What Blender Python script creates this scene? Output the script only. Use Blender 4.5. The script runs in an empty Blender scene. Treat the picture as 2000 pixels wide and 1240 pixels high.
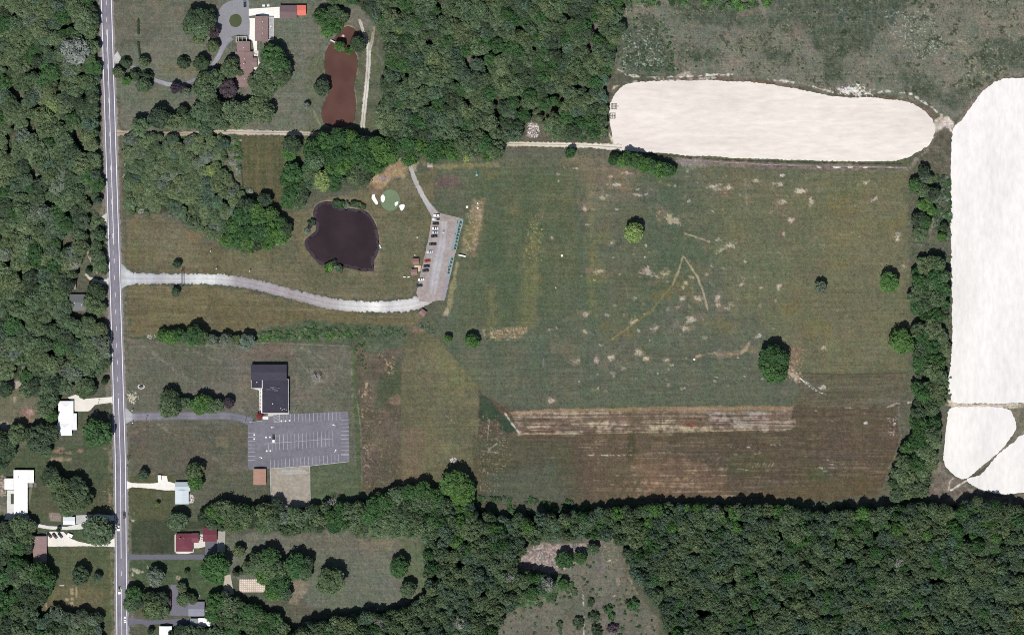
import bpy, bmesh, math, random
import numpy as np
from mathutils import Vector, Matrix
from mathutils.geometry import tessellate_polygon
C = bpy.context.scene.collection
S = 0.37                                   # metres per photograph pixel (2000 px wide)
def X(px): return (px-1000)*S
def Y(py): return (620-py)*S

# ------------------------------------------------------------------ camera, sky, sun
ALT = 3000.0
cam = bpy.data.cameras.new('camera'); co = bpy.data.objects.new('camera', cam); C.objects.link(co)
co.location = (0, 0, ALT); co.rotation_euler = (0, 0, 0)
cam.sensor_width = 36; cam.lens = 36*ALT/(2000*S); cam.clip_start = 1; cam.clip_end = 20000
bpy.context.scene.camera = co
SUN_EL, SUN_AZ = math.radians(62), math.radians(198)    # azimuth from north, clockwise: south-south-west
w = bpy.data.worlds.new('World'); bpy.context.scene.world = w; w.use_nodes = True
nt = w.node_tree; bg = nt.nodes['Background']
sky = nt.nodes.new('ShaderNodeTexSky'); sky.sky_type = 'NISHITA'; sky.sun_disc = False
sky.sun_elevation = SUN_EL; sky.sun_rotation = SUN_AZ; sky.air_density = 1.2
nt.links.new(sky.outputs[0], bg.inputs[0]); bg.inputs[1].default_value = 0.058
sl = bpy.data.lights.new('sun', 'SUN'); so = bpy.data.objects.new('sun', sl); C.objects.link(so)
sl.energy = 4.45; sl.angle = math.radians(0.5); sl.color = (1.0, 0.965, 0.92)
tosun = Vector((math.sin(SUN_AZ)*math.cos(SUN_EL), math.cos(SUN_AZ)*math.cos(SUN_EL), math.sin(SUN_EL)))
so.rotation_euler = tosun.to_track_quat('Z', 'Y').to_euler(); so.location = (0, 0, 200)
vs = bpy.context.scene.view_settings; vs.view_transform = 'Standard'; vs.look = 'None'; vs.exposure = 0; vs.gamma = 1
bpy.context.scene.cycles.max_bounces = 4; bpy.context.scene.cycles.diffuse_bounces = 2
bpy.context.scene.cycles.use_denoising = False; bpy.context.scene.cycles.filter_width = 1.0
GAIN = 1.33                                 # picture value of a sunlit level surface / its base colour

def lin(c):
    c = np.asarray(c, dtype=float)/255.0
    return np.where(c <= 0.04045, c/12.92, ((c+0.055)/1.055)**2.4)
def alb(*c):
    if len(c) == 1: c = c[0]
    return tuple(np.minimum(lin(c)/GAIN, 0.93))

# ------------------------------------------------------------------ materials
M = {}
def nodes(name):
    m = bpy.data.materials.new(name); m.use_nodes = True
    t = m.node_tree; b = t.nodes['Principled BSDF']; return m, t, b
def N(t, kind, **kw):
    n = t.nodes.new(kind)
    for k, v in kw.items(): setattr(n, k, v)
    return n
def surf_mat(name, col=None, attr=None, scale=1.0, amt=0.35, rough=0.9, stretch=(1, 1, 1), scale2=0.12, amt2=0.2, spec=0.15, rot=0.0, metal=0.0, objcol=False, bump=0.0):
    m, t, b = nodes(name)
    if attr:
        a = N(t, 'ShaderNodeAttribute', attribute_name=attr); src = a.outputs['Color']
    elif objcol:
        a = N(t, 'ShaderNodeObjectInfo'); src = a.outputs['Color']
    else:
        a = N(t, 'ShaderNodeRGB'); a.outputs[0].default_value = (*col, 1); src = a.outputs[0]
    tc = N(t, 'ShaderNodeNewGeometry'); mp = N(t, 'ShaderNodeMapping')
    mp.inputs['Scale'].default_value = stretch; mp.inputs['Rotation'].default_value = (0, 0, rot)
    t.links.new(tc.outputs['Position'], mp.inputs['Vector'])
    prev = None
    for sc, am in ((scale, amt), (scale2, amt2)):
        n = N(t, 'ShaderNodeTexNoise'); n.inputs['Scale'].default_value = sc; n.inputs['Detail'].default_value = 3; n.inputs['Roughness'].default_value = .65
        t.links.new(mp.outputs[0], n.inputs['Vector'])
        r = N(t, 'ShaderNodeMapRange'); r.inputs[1].default_value = .28; r.inputs[2].default_value = .72
        r.inputs[3].default_value = 1-am; r.inputs[4].default_value = 1+am
        t.links.new(n.outputs['Fac'], r.inputs[0])
        if prev is None: prev = r.outputs[0]; first = n
        else:
            mm = N(t, 'ShaderNodeMath', operation='MULTIPLY'); t.links.new(prev, mm.inputs[0]); t.links.new(r.outputs[0], mm.inputs[1]); prev = mm.outputs[0]
    vm = N(t, 'ShaderNodeVectorMath', operation='SCALE'); t.links.new(src, vm.inputs[0]); t.links.new(prev, vm.inputs['Scale'])
    t.links.new(vm.outputs[0], b.inputs['Base Color'])
    b.inputs['Roughness'].default_value = rough; b.inputs['Specular IOR Level'].default_value = spec; b.inputs['Metallic'].default_value = metal
    if bump:
        bp = N(t, 'ShaderNodeBump'); bp.inputs['Strength'].default_value = bump; bp.inputs['Distance'].default_value = .4
        t.links.new(first.outputs['Fac'], bp.inputs['Height']); t.links.new(bp.outputs[0], b.inputs['Normal'])
    M[name] = m; return m
surf_mat('ground', attr='Col', scale=1.3, amt=.16, scale2=.35, amt2=.08, rough=1, spec=.02)
surf_mat('painted_sheet', attr='Col', scale=1.1, amt=.12, scale2=.15, amt2=.07, rough=.95, spec=.05)
surf_mat('sand', col=alb(236, 227, 219), scale=.3, amt=.1, scale2=.035, amt2=.1, stretch=(.3, 1.1, 1), rough=1, spec=.02)
surf_mat('sand_pale', col=(.675, .655, .635), scale=.3, amt=.09, scale2=.03, amt2=.09, stretch=(1.1, .35, 1), rough=1, spec=.02)
surf_mat('mottled_gravel', attr='Col', scale=.45, amt=.2, scale2=.12, amt2=.16, rough=1, spec=.02)
surf_mat('asphalt', col=alb(134, 131, 141), scale=1.2, amt=.1, scale2=.2, amt2=.1, stretch=(1, .25, 1))
surf_mat('lot_asphalt', col=alb(124, 122, 131), scale=.5, amt=.16, scale2=.08, amt2=.18)
surf_mat('white_paint', col=(.74,.74,.75), scale=.8, amt=.12, scale2=.1, amt2=.1)
surf_mat('worn_paint', col=alb(206, 206, 214), scale=.6, amt=.2, scale2=.1, amt2=.15)
surf_mat('concrete', col=(.72, .70, .67), scale=1, amt=.06, scale2=.2, amt2=.07)
surf_mat('bark', col=(.09, .07, .055), scale=2, amt=.4)
surf_mat('bare_wood', col=(.36, .35, .34), scale=2, amt=.3)
surf_mat('bunker_sand', col=(.85, .84, .81), scale=1, amt=.04, scale2=.3, amt2=.04)
surf_mat('paint', objcol=True, scale=2, amt=.05, rough=.3, spec=.5, amt2=.03)
surf_mat('matt', objcol=True, scale=1.0, amt=.18, rough=.85, scale2=.2, amt2=.16)
surf_mat('shingle', objcol=True, scale=1.5, amt=.12, rough=.9, scale2=.3, amt2=.1, stretch=(.5, 2, 1))
surf_mat('metal_roof', objcol=True, scale=3, amt=.06, rough=.6, scale2=.3, amt2=.06, stretch=(.2, 2, 1))
surf_mat('glass', col=(.015, .018, .022), rough=.12, spec=.6, amt=.05)
surf_mat('rubber', col=(.02, .02, .02), rough=.8)
surf_mat('lamp', col=(.7, .7, .68), rough=.2, spec=.5)
def water(name, col):
    m, t, b = nodes(name); b.inputs['Roughness'].default_value = .12; n2 = N(t, 'ShaderNodeTexNoise'); n2.inputs['Scale'].default_value = .07; n2.inputs['Detail'].default_value = 5; g2 = N(t, 'ShaderNodeNewGeometry'); t.links.new(g2.outputs['Position'], n2.inputs['Vector']); cr = N(t, 'ShaderNodeValToRGB'); t.links.new(n2.outputs['Fac'], cr.inputs[0]); cr.color_ramp.elements[0].position = .35; cr.color_ramp.elements[1].position = .68; cr.color_ramp.elements[0].color = (*[v*.86 for v in col], 1); cr.color_ramp.elements[1].color = (*[v*1.16 for v in col], 1); t.links.new(cr.outputs[0], b.inputs['Base Color'])
    b.inputs['IOR'].default_value = 1.33; b.inputs['Specular IOR Level'].default_value = .35
    n = N(t, 'ShaderNodeTexNoise'); n.inputs['Scale'].default_value = .9; n.inputs['Detail'].default_value = 3
    g = N(t, 'ShaderNodeNewGeometry'); t.links.new(g.outputs['Position'], n.inputs['Vector'])
    bp = N(t, 'ShaderNodeBump'); bp.inputs['Strength'].default_value = .06; bp.inputs['Distance'].default_value = .1
    t.links.new(n.outputs['Fac'], bp.inputs['Height']); t.links.new(bp.outputs[0], b.inputs['Normal']); M[name] = m
water('pond_dark', alb(57, 47, 51)); water('pond_brown', alb(99, 71, 64))
def foliage(name, instanced):
    m, t, b = nodes(name)
    if instanced: a = N(t, 'ShaderNodeAttribute', attribute_name='tint', attribute_type='INSTANCER'); src = a.outputs['Color']
    else: a = N(t, 'ShaderNodeObjectInfo'); src = a.outputs['Color']
    v = N(t, 'ShaderNodeAttribute', attribute_name='leaf')
    g = N(t, 'ShaderNodeNewGeometry')
    n = N(t, 'ShaderNodeTexNoise'); n.inputs['Scale'].default_value = .45; n.inputs['Detail'].default_value = 2
    t.links.new(g.outputs['Position'], n.inputs['Vector'])
    r = N(t, 'ShaderNodeMapRange'); r.inputs[1].default_value = .3; r.inputs[2].default_value = .7; r.inputs[3].default_value = .75; r.inputs[4].default_value = 1.28
    t.links.new(n.outputs['Fac'], r.inputs[0])
    mm = N(t, 'ShaderNodeMath', operation='MULTIPLY'); t.links.new(r.outputs[0], mm.inputs[0]); t.links.new(v.outputs['Fac'], mm.inputs[1])
    vm = N(t, 'ShaderNodeVectorMath', operation='SCALE'); t.links.new(src, vm.inputs[0]); t.links.new(mm.outputs[0], vm.inputs['Scale'])
    t.links.new(vm.outputs[0], b.inputs['Base Color']); b.inputs['Roughness'].default_value = .75; b.inputs['Specular IOR Level'].default_value = .15
    M[name] = m
foliage('foliage', False); foliage('wood_foliage', True)

# ------------------------------------------------------------------ small helpers
def tag(o, label=None, cat=None, group=None, kind=None):
    if label: o['label'] = label
    if cat: o['category'] = cat
    if group: o['group'] = group
    if kind: o['kind'] = kind
    return o
def link_mesh(name, me, mat, parent=None, color=None):
    o = bpy.data.objects.new(name, me); C.objects.link(o)
    if mat is not None and not me.materials: me.materials.append(M[mat] if isinstance(mat, str) else mat)
    if parent: o.parent = parent
    if color is not None: o.color = (*color, 1)
    return o
def empty(name, loc, rz=0.0):
    o = bpy.data.objects.new(name, None); C.objects.link(o); o.location = loc; o.rotation_euler = (0, 0, rz); o.empty_display_size = 1
    return o
class MB:
    def __init__(s): s.v = []; s.f = []
    def add(s, vs, fs):
        k = len(s.v); s.v += [tuple(v) for v in vs]; s.f += [tuple(i+k for i in f) for f in fs]; return s
    def box(s, x0, x1, y0, y1, z0, z1, bev=0.0):
        b = bev
        if b <= 0:
            vs = [(x0,y0,z0),(x1,y0,z0),(x1,y1,z0),(x0,y1,z0),(x0,y0,z1),(x1,y0,z1),(x1,y1,z1),(x0,y1,z1)]
            return s.add(vs, [(3,2,1,0),(4,5,6,7),(0,1,5,4),(1,2,6,5),(2,3,7,6),(3,0,4,7)])
        vs = [(x0,y0,z0),(x1,y0,z0),(x1,y1,z0),(x0,y1,z0),(x0,y0,z1-b),(x1,y0,z1-b),(x1,y1,z1-b),(x0,y1,z1-b),(x0+b,y0+b,z1),(x1-b,y0+b,z1),(x1-b,y1-b,z1),(x0+b,y1-b,z1)]
        return s.add(vs, [(3,2,1,0),(8,9,10,11),(0,1,5,4),(1,2,6,5),(2,3,7,6),(3,0,4,7),(4,5,9,8),(5,6,10,9),(6,7,11,10),(7,4,8,11)])
    def cyl(s, cx, cy, z0, z1, r0, r1=None, n=12, cap=True):
        r1 = r0 if r1 is None else r1
        vs = [(cx+r0*math.cos(2*math.pi*i/n), cy+r0*math.sin(2*math.pi*i/n), z0) for i in range(n)]
        vs += [(cx+r1*math.cos(2*math.pi*i/n), cy+r1*math.sin(2*math.pi*i/n), z1) for i in range(n)]
        fs = [(i, (i+1)%n, n+(i+1)%n, n+i) for i in range(n)]
        if cap: fs += [tuple(range(n-1, -1, -1)), tuple(range(n, 2*n))]
        return s.add(vs, fs)
    def tube(s, p, q, r0, r1=None, n=6):
        p = Vector(p); q = Vector(q); r1 = r0 if r1 is None else r1
        R = (q-p).to_track_quat('Z', 'Y').to_matrix()
        a = [p+R@Vector((r0*math.cos(2*math.pi*i/n), r0*math.sin(2*math.pi*i/n), 0)) for i in range(n)]
        b = [q+R@Vector((r1*math.cos(2*math.pi*i/n), r1*math.sin(2*math.pi*i/n), 0)) for i in range(n)]
        return s.add(a+b, [(i, (i+1)%n, n+(i+1)%n, n+i) for i in range(n)]+[tuple(range(n-1,-1,-1)), tuple(range(n,2*n))])
    def prism(s, poly, z0, z1):
        n = len(poly); ar = sum(poly[i][0]*poly[(i+1)%n][1]-poly[(i+1)%n][0]*poly[i][1] for i in range(n))
        if ar < 0: poly = poly[::-1]
        return s.add([(x,y,z0) for x,y in poly]+[(x,y,z1) for x,y in poly], [(i,(i+1)%n,n+(i+1)%n,n+i) for i in range(n)]+[tuple(range(n-1,-1,-1)), tuple(range(n,2*n))])
    def mesh(s, name):
        me = bpy.data.meshes.new(name); me.from_pydata(s.v, [], s.f); me.update(); return me
    def build(s, name, mat, parent=None, color=None): return link_mesh(name, s.mesh(name), mat, parent, color)

def catmull(pts, closed, step):
    P = [np.array(p, float) for p in pts]; n = len(P); out = []
    rng = range(n) if closed else range(n-1)
    for i in rng:
        p1, p2 = P[i], P[(i+1) % n]
        p0 = P[(i-1) % n] if (closed or i > 0) else 2*p1-p2
        p3 = P[(i+2) % n] if (closed or i+2 < n) else 2*p2-p1
        k = max(1, int(np.hypot(*(p2-p1)[:2])/step))
        for j in range(k):
            t = j/k
            out.append(0.5*((2*p1)+(-p0+p2)*t+(2*p0-5*p1+4*p2-p3)*t*t+(-p0+3*p1-3*p2+p3)*t**3))
    if not closed: out.append(P[-1])
    return out
def dens(pts, step):
    out = []; n = len(pts)
    for i in range(n):
        a, b = np.array(pts[i], float), np.array(pts[(i+1) % n], float); k = max(1, int(np.hypot(*(b-a))/step))
        out += [a+(b-a)*j/k for j in range(k)]
    return out
def sheet(name, pts, z, mat, smooth=True, jit=0.0, step=3.0, col=None, kind='structure', seed=1, raw=False):
    """a flat piece of ground; pts in photograph pixels"""
    rnd = np.random.RandomState(seed); P = catmull(pts, True, step) if smooth else dens(pts, step if jit else 9999)
    if jit:
        k = len(P); a = rnd.randn(k)*.6+np.convolve(rnd.randn(k+8), np.ones(9)/3, 'valid')*.7; P2 = []
        for i in range(k):
            t = P[(i+1) % k]-P[i-1]; L = np.hypot(*t) or 1; P2.append(P[i]+np.array([-t[1], t[0]])/L*a[i]*jit)
        P = P2
    V = [Vector((X(p[0]), Y(p[1]), 0)) for p in P]; tri = tessellate_polygon([V])
    fs = []
    for t in tri:
        a, b, c = (V[i] for i in t); cr = (b-a).cross(c-a).z
        fs.append(t if cr > 0 else (t[0], t[2], t[1]))
    me = bpy.data.meshes.new(name); me.from_pydata([(v.x, v.y, z) for v in V], [], fs); me.update()
    if col is not None:
        ca = me.color_attributes.new('Col', 'FLOAT_COLOR', 'POINT'); ca.data.foreach_set('color', np.tile((*alb(col), 1), len(V)).astype(np.float32))
    o = link_mesh(name, me, mat)
    if kind: o['kind'] = kind
    return o
def strip(name, st, z, mat='painted_sheet', jit=.5, seed=3, step=3, kind='structure', core=None):
    """st: (px, py, width px, rgb) stations; seven vertices across with the colour a little paler in the wheel tracks"""
    rnd = np.random.RandomState(seed); P = catmull([(a, b, c, *d) for a, b, c, d in st], False, step); n = len(P); wob = np.convolve(rnd.randn(n+6), np.ones(7)/2.6, 'valid')
    us = (-1, -.62, -.3, 0, .3, .62, 1); vs = []; cols = []; fs = []
    for i, p in enumerate(P):
        t = (P[min(i+1, n-1)]-P[max(i-1, 0)])[:2]; t = t/(np.hypot(*t) or 1); nn = np.array([-t[1], t[0]])
        for k, u in enumerate(us):
            q = p[:2]+nn*u*(p[2]/2+(rnd.randn()*jit if abs(u) == 1 else 0)); vs.append((X(q[0]), Y(q[1]), z))
            f = 1+rnd.randn()*.02+wob[i]*(.02 if name == 'road' else .03)+((-.06, 0, .045)[k % 3] if False else ([.05,-.06,.03,0,.03,-.06,.05] if name == 'road' else [-.09,.02,.05,-.03,.05,.0,-.09])[k]); c = np.array(p[3:6])
            if core is not None and k == 3: c = c*.45+np.array(core)*.55
            if abs(u) == 1 and core is not None: c = c*.75+np.array(core)*.25
            cols.append((*np.clip(lin(np.clip(c*f, 0, 255))/GAIN, 0, .93), 1))
    m = len(us)
    for i in range(n-1):
        for k in range(m-1): fs.append((i*m+k, (i+1)*m+k, (i+1)*m+k+1, i*m+k+1))
    me = bpy.data.meshes.new(name); me.from_pydata(vs, [], fs); me.update()
    ca = me.color_attributes.new('Col', 'FLOAT_COLOR', 'POINT'); ca.data.foreach_set('color', np.array(cols, np.float32).ravel())
    o = link_mesh(name, me, mat)
    bm = bmesh.new(); bm.from_mesh(me); bm.normal_update()
    if sum(f.normal.z for f in bm.faces) < 0: bmesh.ops.reverse_faces(bm, faces=bm.faces)
    bm.to_mesh(me); bm.free()
    if kind: o['kind'] = kind
    return o

# ------------------------------------------------------------------ terrain: one painted grid
CELL = 1.5; MX0, MX1, MY0, MY1 = -120, 2120, -110, 1350
gx = np.arange(MX0, MX1+.1, CELL); gy = np.arange(MY0, MY1+.1, CELL); W_, H_ = len(gx), len(gy)
GX, GY = np.meshgrid(gx, gy)
canvas = np.zeros((H_, W_, 3)); depth = np.zeros((H_, W_))
_ns = [0]
def vnoise(cx, cy=None, seed=None):
    cy = cy or cx; _ns[0] += 1; r = np.random.RandomState(seed if seed is not None else 1000+_ns[0])
    nx, ny = int(W_*CELL/cx)+4, int(H_*CELL/cy)+4; g = r.rand(ny, nx)
    fx = (gx-MX0)/cx+r.rand(); fy = (gy-MY0)/cy+r.rand(); ix = fx.astype(int); iy = fy.astype(int); tx = fx-ix; ty = fy-iy
    tx = tx*tx*(3-2*tx); ty = (ty*ty*(3-2*ty))[:, None]
    a = g[iy][:, ix]; b = g[iy][:, ix+1]; c = g[iy+1][:, ix]; d = g[iy+1][:, ix+1]
    return (a*(1-tx)+b*tx)*(1-ty)+(c*(1-tx)+d*tx)*ty
def fbm(cell, octs=4, ax=1.0, ay=1.0, gain=.55):
    s = np.zeros((H_, W_)); a = 1; tot = 0
    for k in range(octs):
        c = cell/2**k; s += a*vnoise(max(c*ax, 1.6), max(c*ay, 1.6)); tot += a; a *= gain
    s = s/tot; return np.clip((s-.5)*1.9+.5, 0, 1)
NZ = [fbm(120, 5), fbm(60, 4), fbm(30, 4), fbm(14, 3), fbm(7, 2), fbm(120, 5), fbm(30, 4, gain=.8), vnoise(2.2), vnoise(1.6), fbm(10, 3, gain=.9)]
STX = fbm(14, 3, ax=6, ay=.35, gain=.8)      # streaks along x
STY = fbm(14, 3, ax=.35, ay=6, gain=.8)      # streaks along y
STXF = vnoise(60, 1.7); STYF = vnoise(1.7, 60); HUE = vnoise(9, 9)*.5+vnoise(26, 26)*.3+vnoise(5, 5)*.2
def win(x0, x1, y0, y1):
    i0 = int(max(0, (x0-MX0)/CELL)); i1 = int(min(W_, (x1-MX0)/CELL+2)); j0 = int(max(0, (y0-MY0)/CELL)); j1 = int(min(H_, (y1-MY0)/CELL+2))
    return slice(j0, j1), slice(i0, i1)
def segd(px, py, a, b):
    ax, ay = a; bx, by = b; dx, dy = bx-ax, by-ay; L = dx*dx+dy*dy or 1e-9
    t = np.clip(((px-ax)*dx+(py-ay)*dy)/L, 0, 1); return np.hypot(px-ax-t*dx, py-ay-t*dy)
def sdf(poly, w_):
    px, py = GX[w_], GY[w_]; d = np.full(px.shape, 1e9); ins = np.zeros(px.shape, bool); n = len(poly)
    for i in range(n):
        a, b = poly[i], poly[(i+1) % n]; d = np.minimum(d, segd(px, py, a, b))
        if a[1] != b[1]:
            c = ((a[1] > py) != (b[1] > py)) & (px < (b[0]-a[0])*(py-a[1])/(b[1]-a[1])+a[0]); ins ^= c
    return np.where(ins, d, -d)
def tone(c):
    c = np.asarray(c, float); return lin(c+np.array([5, 5, 9])*np.clip(1-(c.mean()-95)/110, 0, 1))
def apply(w_, m, col, col2=None, nz=None, var=.0):
    c = tone(col)
    if col2 is not None: k = (NZ[2] if nz is None else nz)[w_][..., None]; c = tone(col)*(1-k)+tone(col2)*k
    canvas[w_] = canvas[w_]*(1-m[..., None])+c*m[..., None]
def area(poly, col, col2=None, a=1.0, soft=4, rough=6, nz=None, rz=3, strk=None):
    xs = [p[0] for p in poly]; ys = [p[1] for p in poly]; e = soft+rough+4; w_ = win(min(xs)-e, max(xs)+e, min(ys)-e, max(ys)+e)
    d = sdf(poly, w_)+(NZ[rz][w_]-.5)*2*rough; mk_ = np.clip(d/soft+.5, 0, 1)*a
    if strk is not None: mk_ = mk_*np.clip((STXF[w_]*.55+NZ[4][w_]*.25+STX[w_]*.2-strk)*3.5, 0, 1)*.8
    apply(w_, mk_, col, col2, nz)
def box(x0, y0, x1, y1, col, col2=None, **k): area([(x0, y0), (x1, y0), (x1, y1), (x0, y1)], col, col2, **k)
def line(pts, wd, col, a=1.0, soft=1.5, rough=1.0, brk=0.0):
    for i in range(len(pts)-1):
        p, q = pts[i], pts[i+1]; e = wd+soft+rough+3; w_ = win(min(p[0], q[0])-e, max(p[0], q[0])+e, min(p[1], q[1])-e, max(p[1], q[1])+e)
        d = wd/2-segd(GX[w_], GY[w_], p, q)+(NZ[4][w_]-.5)*2*rough; m = np.clip(d/soft+.5, 0, 1)*a
        if brk: m = m*np.clip((NZ[9][w_]-brk)*5, 0, 1)
        apply(w_, m, col)
def blob(x, y, rx, ry, col, a=.8, rot=0, rough=.45, soft=.5, spk=0.0):
    R = max(rx, ry)*1.6+3; w_ = win(x-R, x+R, y-R, y+R); c, s = math.cos(math.radians(rot)), math.sin(math.radians(rot))
    u = (GX[w_]-x)*c+(GY[w_]-y)*s; v = -(GX[w_]-x)*s+(GY[w_]-y)*c; d = 1-np.hypot(u/rx, v/ry)+(NZ[3][w_]-.5)*2*rough+(NZ[7][w_]-.5)*spk
    apply(w_, np.clip(d/soft, 0, 1)*a, col)
def speck(poly, col, thr=.75, a=.7, field=None, soft=6, gate=None):
    xs = [p[0] for p in poly]; ys = [p[1] for p in poly]; w_ = win(min(xs)-6, max(xs)+6, min(ys)-6, max(ys)+6)
    f = (NZ[7] if field is None else field)[w_]; m = np.clip((f-thr)*6, 0, 1)*np.clip(sdf(poly, w_)/soft+.5, 0, 1)*a
    if gate is not None: m = m*np.clip((gate[w_]-.45)*5, 0, 1)
    apply(w_, m, col)

# general grass everywhere
canvas[:] = lin((86, 90, 72)); apply(win(-200, 2200, -200, 1400), np.ones((H_, W_))*.9, (78, 87, 66), (98, 95, 78), NZ[0])
# --- north-west house lawn
area([(222,0),(735,0),(745,70),(745,250),(640,258),(234,255)], (94,103,84), (112,110,94), nz=NZ[2])
area([(225,0),(430,0),(420,30),(340,60),(225,110)], (104,100,84), (88,92,72), a=.7, soft=20, nz=NZ[3])
for x, y in ((300,8),(262,18),(350,20),(240,60),(390,20),(335,38)): blob(x, y, 16, 8, (122,114,98), .35)
blob(345,135,35,14,(112,106,78),.6); blob(300,185,60,25,(90,97,72),.4)
area([(600,100),(640,100),(628,240),(640,256),(600,256)], (96,100,74), a=.6, soft=10)
line([(612,215),(622,240),(632,250)], 3, (128,128,96), .7)
area([(695,60),(742,60),(742,250),(690,250)], (98,100,76), (80,88,66), nz=NZ[3])
# roadsides
line([(190,0),(200,300),(207,600),(216,900),(219,1240)], 9, (118,112,96), .8, 3, 3)
line([(222,0),(232,300),(243,600),(252,900),(256,1240)], 7, (112,106,92), .75, 3, 3)
line([(232,200),(240,400),(245,540)], 2.5, (96,80,66), .7, 1.5, 1, .3)
line([(190,150),(197,330)], 4, (140,138,112), .6, 2, 2, .45)
# --- west scrub wood floor
WOODS = {
 'west': [(-130,-120),(187,-120),(187,0),(190,110),(194,300),(196,395),(178,405),(172,450),(165,500),(150,540),(136,560),(134,618),(180,628),(211,640),(213,690),(203,722),(185,738),(100,742),(-130,735)],
 'north': [(640,-120),(1215,-120),(1215,0),(1222,50),(1198,100),(1186,160),(1180,215),(1184,262),(1120,268),(1072,268),(1060,240),(1030,235),(1020,268),(975,276),(960,288),(760,285),(740,246),(750,180),(754,120),(744,62),(720,30),(700,10),(640,8)],
 'midwest': [(243,266),(300,264),(420,268),(455,275),(440,300),(456,350),(470,375),(500,400),(530,420),(560,440),(552,470),(515,488),(462,484),(420,466),(380,445),(345,418),(300,412),(248,418)],
 'lane_row': [(612,275),(645,258),(700,268),(770,282),(972,290),(965,312),(870,312),(800,304),(760,318),(728,345),(690,352),(660,330),(620,300)],
 'south': [(828,985),(870,955),(905,950),(925,990),(985,1012),(1060,1005),(1130,1003),(1200,992),(1300,985),(1400,985),(1500,988),(1600,998),(1700,995),(1760,985),(1850,985),(1900,975),(1960,985),(2130,980),(2130,1350),(1335,1350),(1300,1240),(1285,1180),(1235,1120),(1215,1062),(1180,1048),(1100,1052),(1030,1060),(1006,1112),(1052,1124),(1090,1135),(1050,1160),(1000,1180),(960,1240),(960,1350),(825,1350),(640,1350),(560,1240),(600,1215),(700,1200),(800,1185),(835,1160),(828,1080)],
 'south_belt': [(395,1000),(450,990),(530,985),(600,992),(660,985),(735,975),(830,965),(880,975),(830,1040),(760,1045),(690,1030),(560,1040),(500,1030),(440,1035),(405,1025)],
 'east_belt': [(1783,505),(1820,500),(1845,515),(1850,640),(1846,700),(1838,780),(1835,850),(1822,890),(1805,960),(1740,975),(1735,930),(1760,880),(1782,840),(1785,760),(1790,700),(1785,640),(1780,580)],
 'southwest': [(-120,1085),(40,1090),(100,1110),(112,1140),(80,1170),(66,1200),(70,1215),(200,1212),(200,1350),(-120,1350)],
 'south_yards': [(410,1175),(450,1165),(500,1185),(560,1215),(560,1350),(340,1350),(350,1262),(400,1250),(430,1215)],
}
for k, p in WOODS.items():
    c1, c2 = ((50,56,38), (78,80,60)) if k in ('west', 'midwest', 'north') else ((42,48,36), (52,58,42))
    area(p, c1, c2, soft=6, rough=5, nz=NZ[1])
# clearings in the west wood
for x, y, rx, ry in ((40,178,26,18),(30,270,20,14),(60,240,25,12),(135,470,24,30),(100,400,22,40),(70,340,16,26),(30,620,20,16),(95,655,12,22),(120,700,40,14),(50,705,30,12),(150,260,26,12)):
    blob(x, y, rx, ry, (92,96,72), .8, spk=.4); blob(x+4, y+3, rx*.6, ry*.5, (112,104,88), .4, spk=.6)
for x, y, rx, ry in ((916,122,10,22),(952,128,6,14),(1107,18,7,26),(1160,55,10,20),(1152,90,8,14),(1098,90,16,6),(1108,100,4,14),(1040,252,12,16),(1075,258,12,10)):
    blob(x, y, rx, ry, (120,108,100), .85, spk=.5)
blob(1040,250,9,14,(170,165,158),.8,spk=1.2)
# shrubby piece east of the main road
area([(243,262),(470,262),(476,360),(500,385),(470,400),(440,380),(430,330),(420,300),(243,300)], (88,98,70), (66,78,54), nz=NZ[3])
blob(445,320,18,40,(128,120,100),.55,spk=.7); blob(425,300,20,14,(112,112,92),.6,spk=.6); blob(462,345,10,25,(120,112,92),.5,spk=.6)
line([(469,262),(472,330),(476,372),(497,392)], 1.6, (58,62,46), .9)
area([(470,264),(555,268),(552,395),(535,400),(500,388),(478,370)], (80,84,56), (96,90,64), soft=2, rough=1, nz=STY)
area([(584,268),(608,268),(606,300),(596,330),(584,320)], (84,92,64), soft=4)
# drive lawn (north of the gravel drive)
area([(247,440),(252,426),(270,420),(320,424),(350,440),(400,475),(470,492),(540,490),(575,455),(560,410),(585,415),(610,400),(650,385),(760,360),(850,330),(845,410),(828,500),(815,570),(800,580),(700,588),(600,572),(500,548),(430,535),(300,530),(247,526)], (98,94,68), (114,109,84), nz=NZ[1])
area([(520,420),(600,400),(600,520),(700,540),(800,520),(800,575),(640,575),(520,545)], (104,98,72), (84,90,64), a=.6, soft=14, nz=NZ[2])
area([(735,400),(835,420),(815,560),(760,570),(740,520),(748,460)], (88,94,66), (108,104,76), a=.7, soft=12, nz=NZ[2])
blob(385,460,24,16,(120,104,76),.6); blob(265,430,18,10,(116,98,72),.5); blob(430,475,30,12,(108,96,68),.5); blob(262,480,10,40,(98,98,62),.5)
blob(350,528,60,7,(104,92,66),.5); blob(590,470,8,40,(114,104,72),.4)
line([(246,440),(250,428),(262,421),(300,420)], 2.5, (112,104,78), .7); line([(246,440),(247,520)], 3, (86,92,60), .7)
line([(545,400),(556,425),(562,430)], 1.5, (120,118,92), .7)
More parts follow.
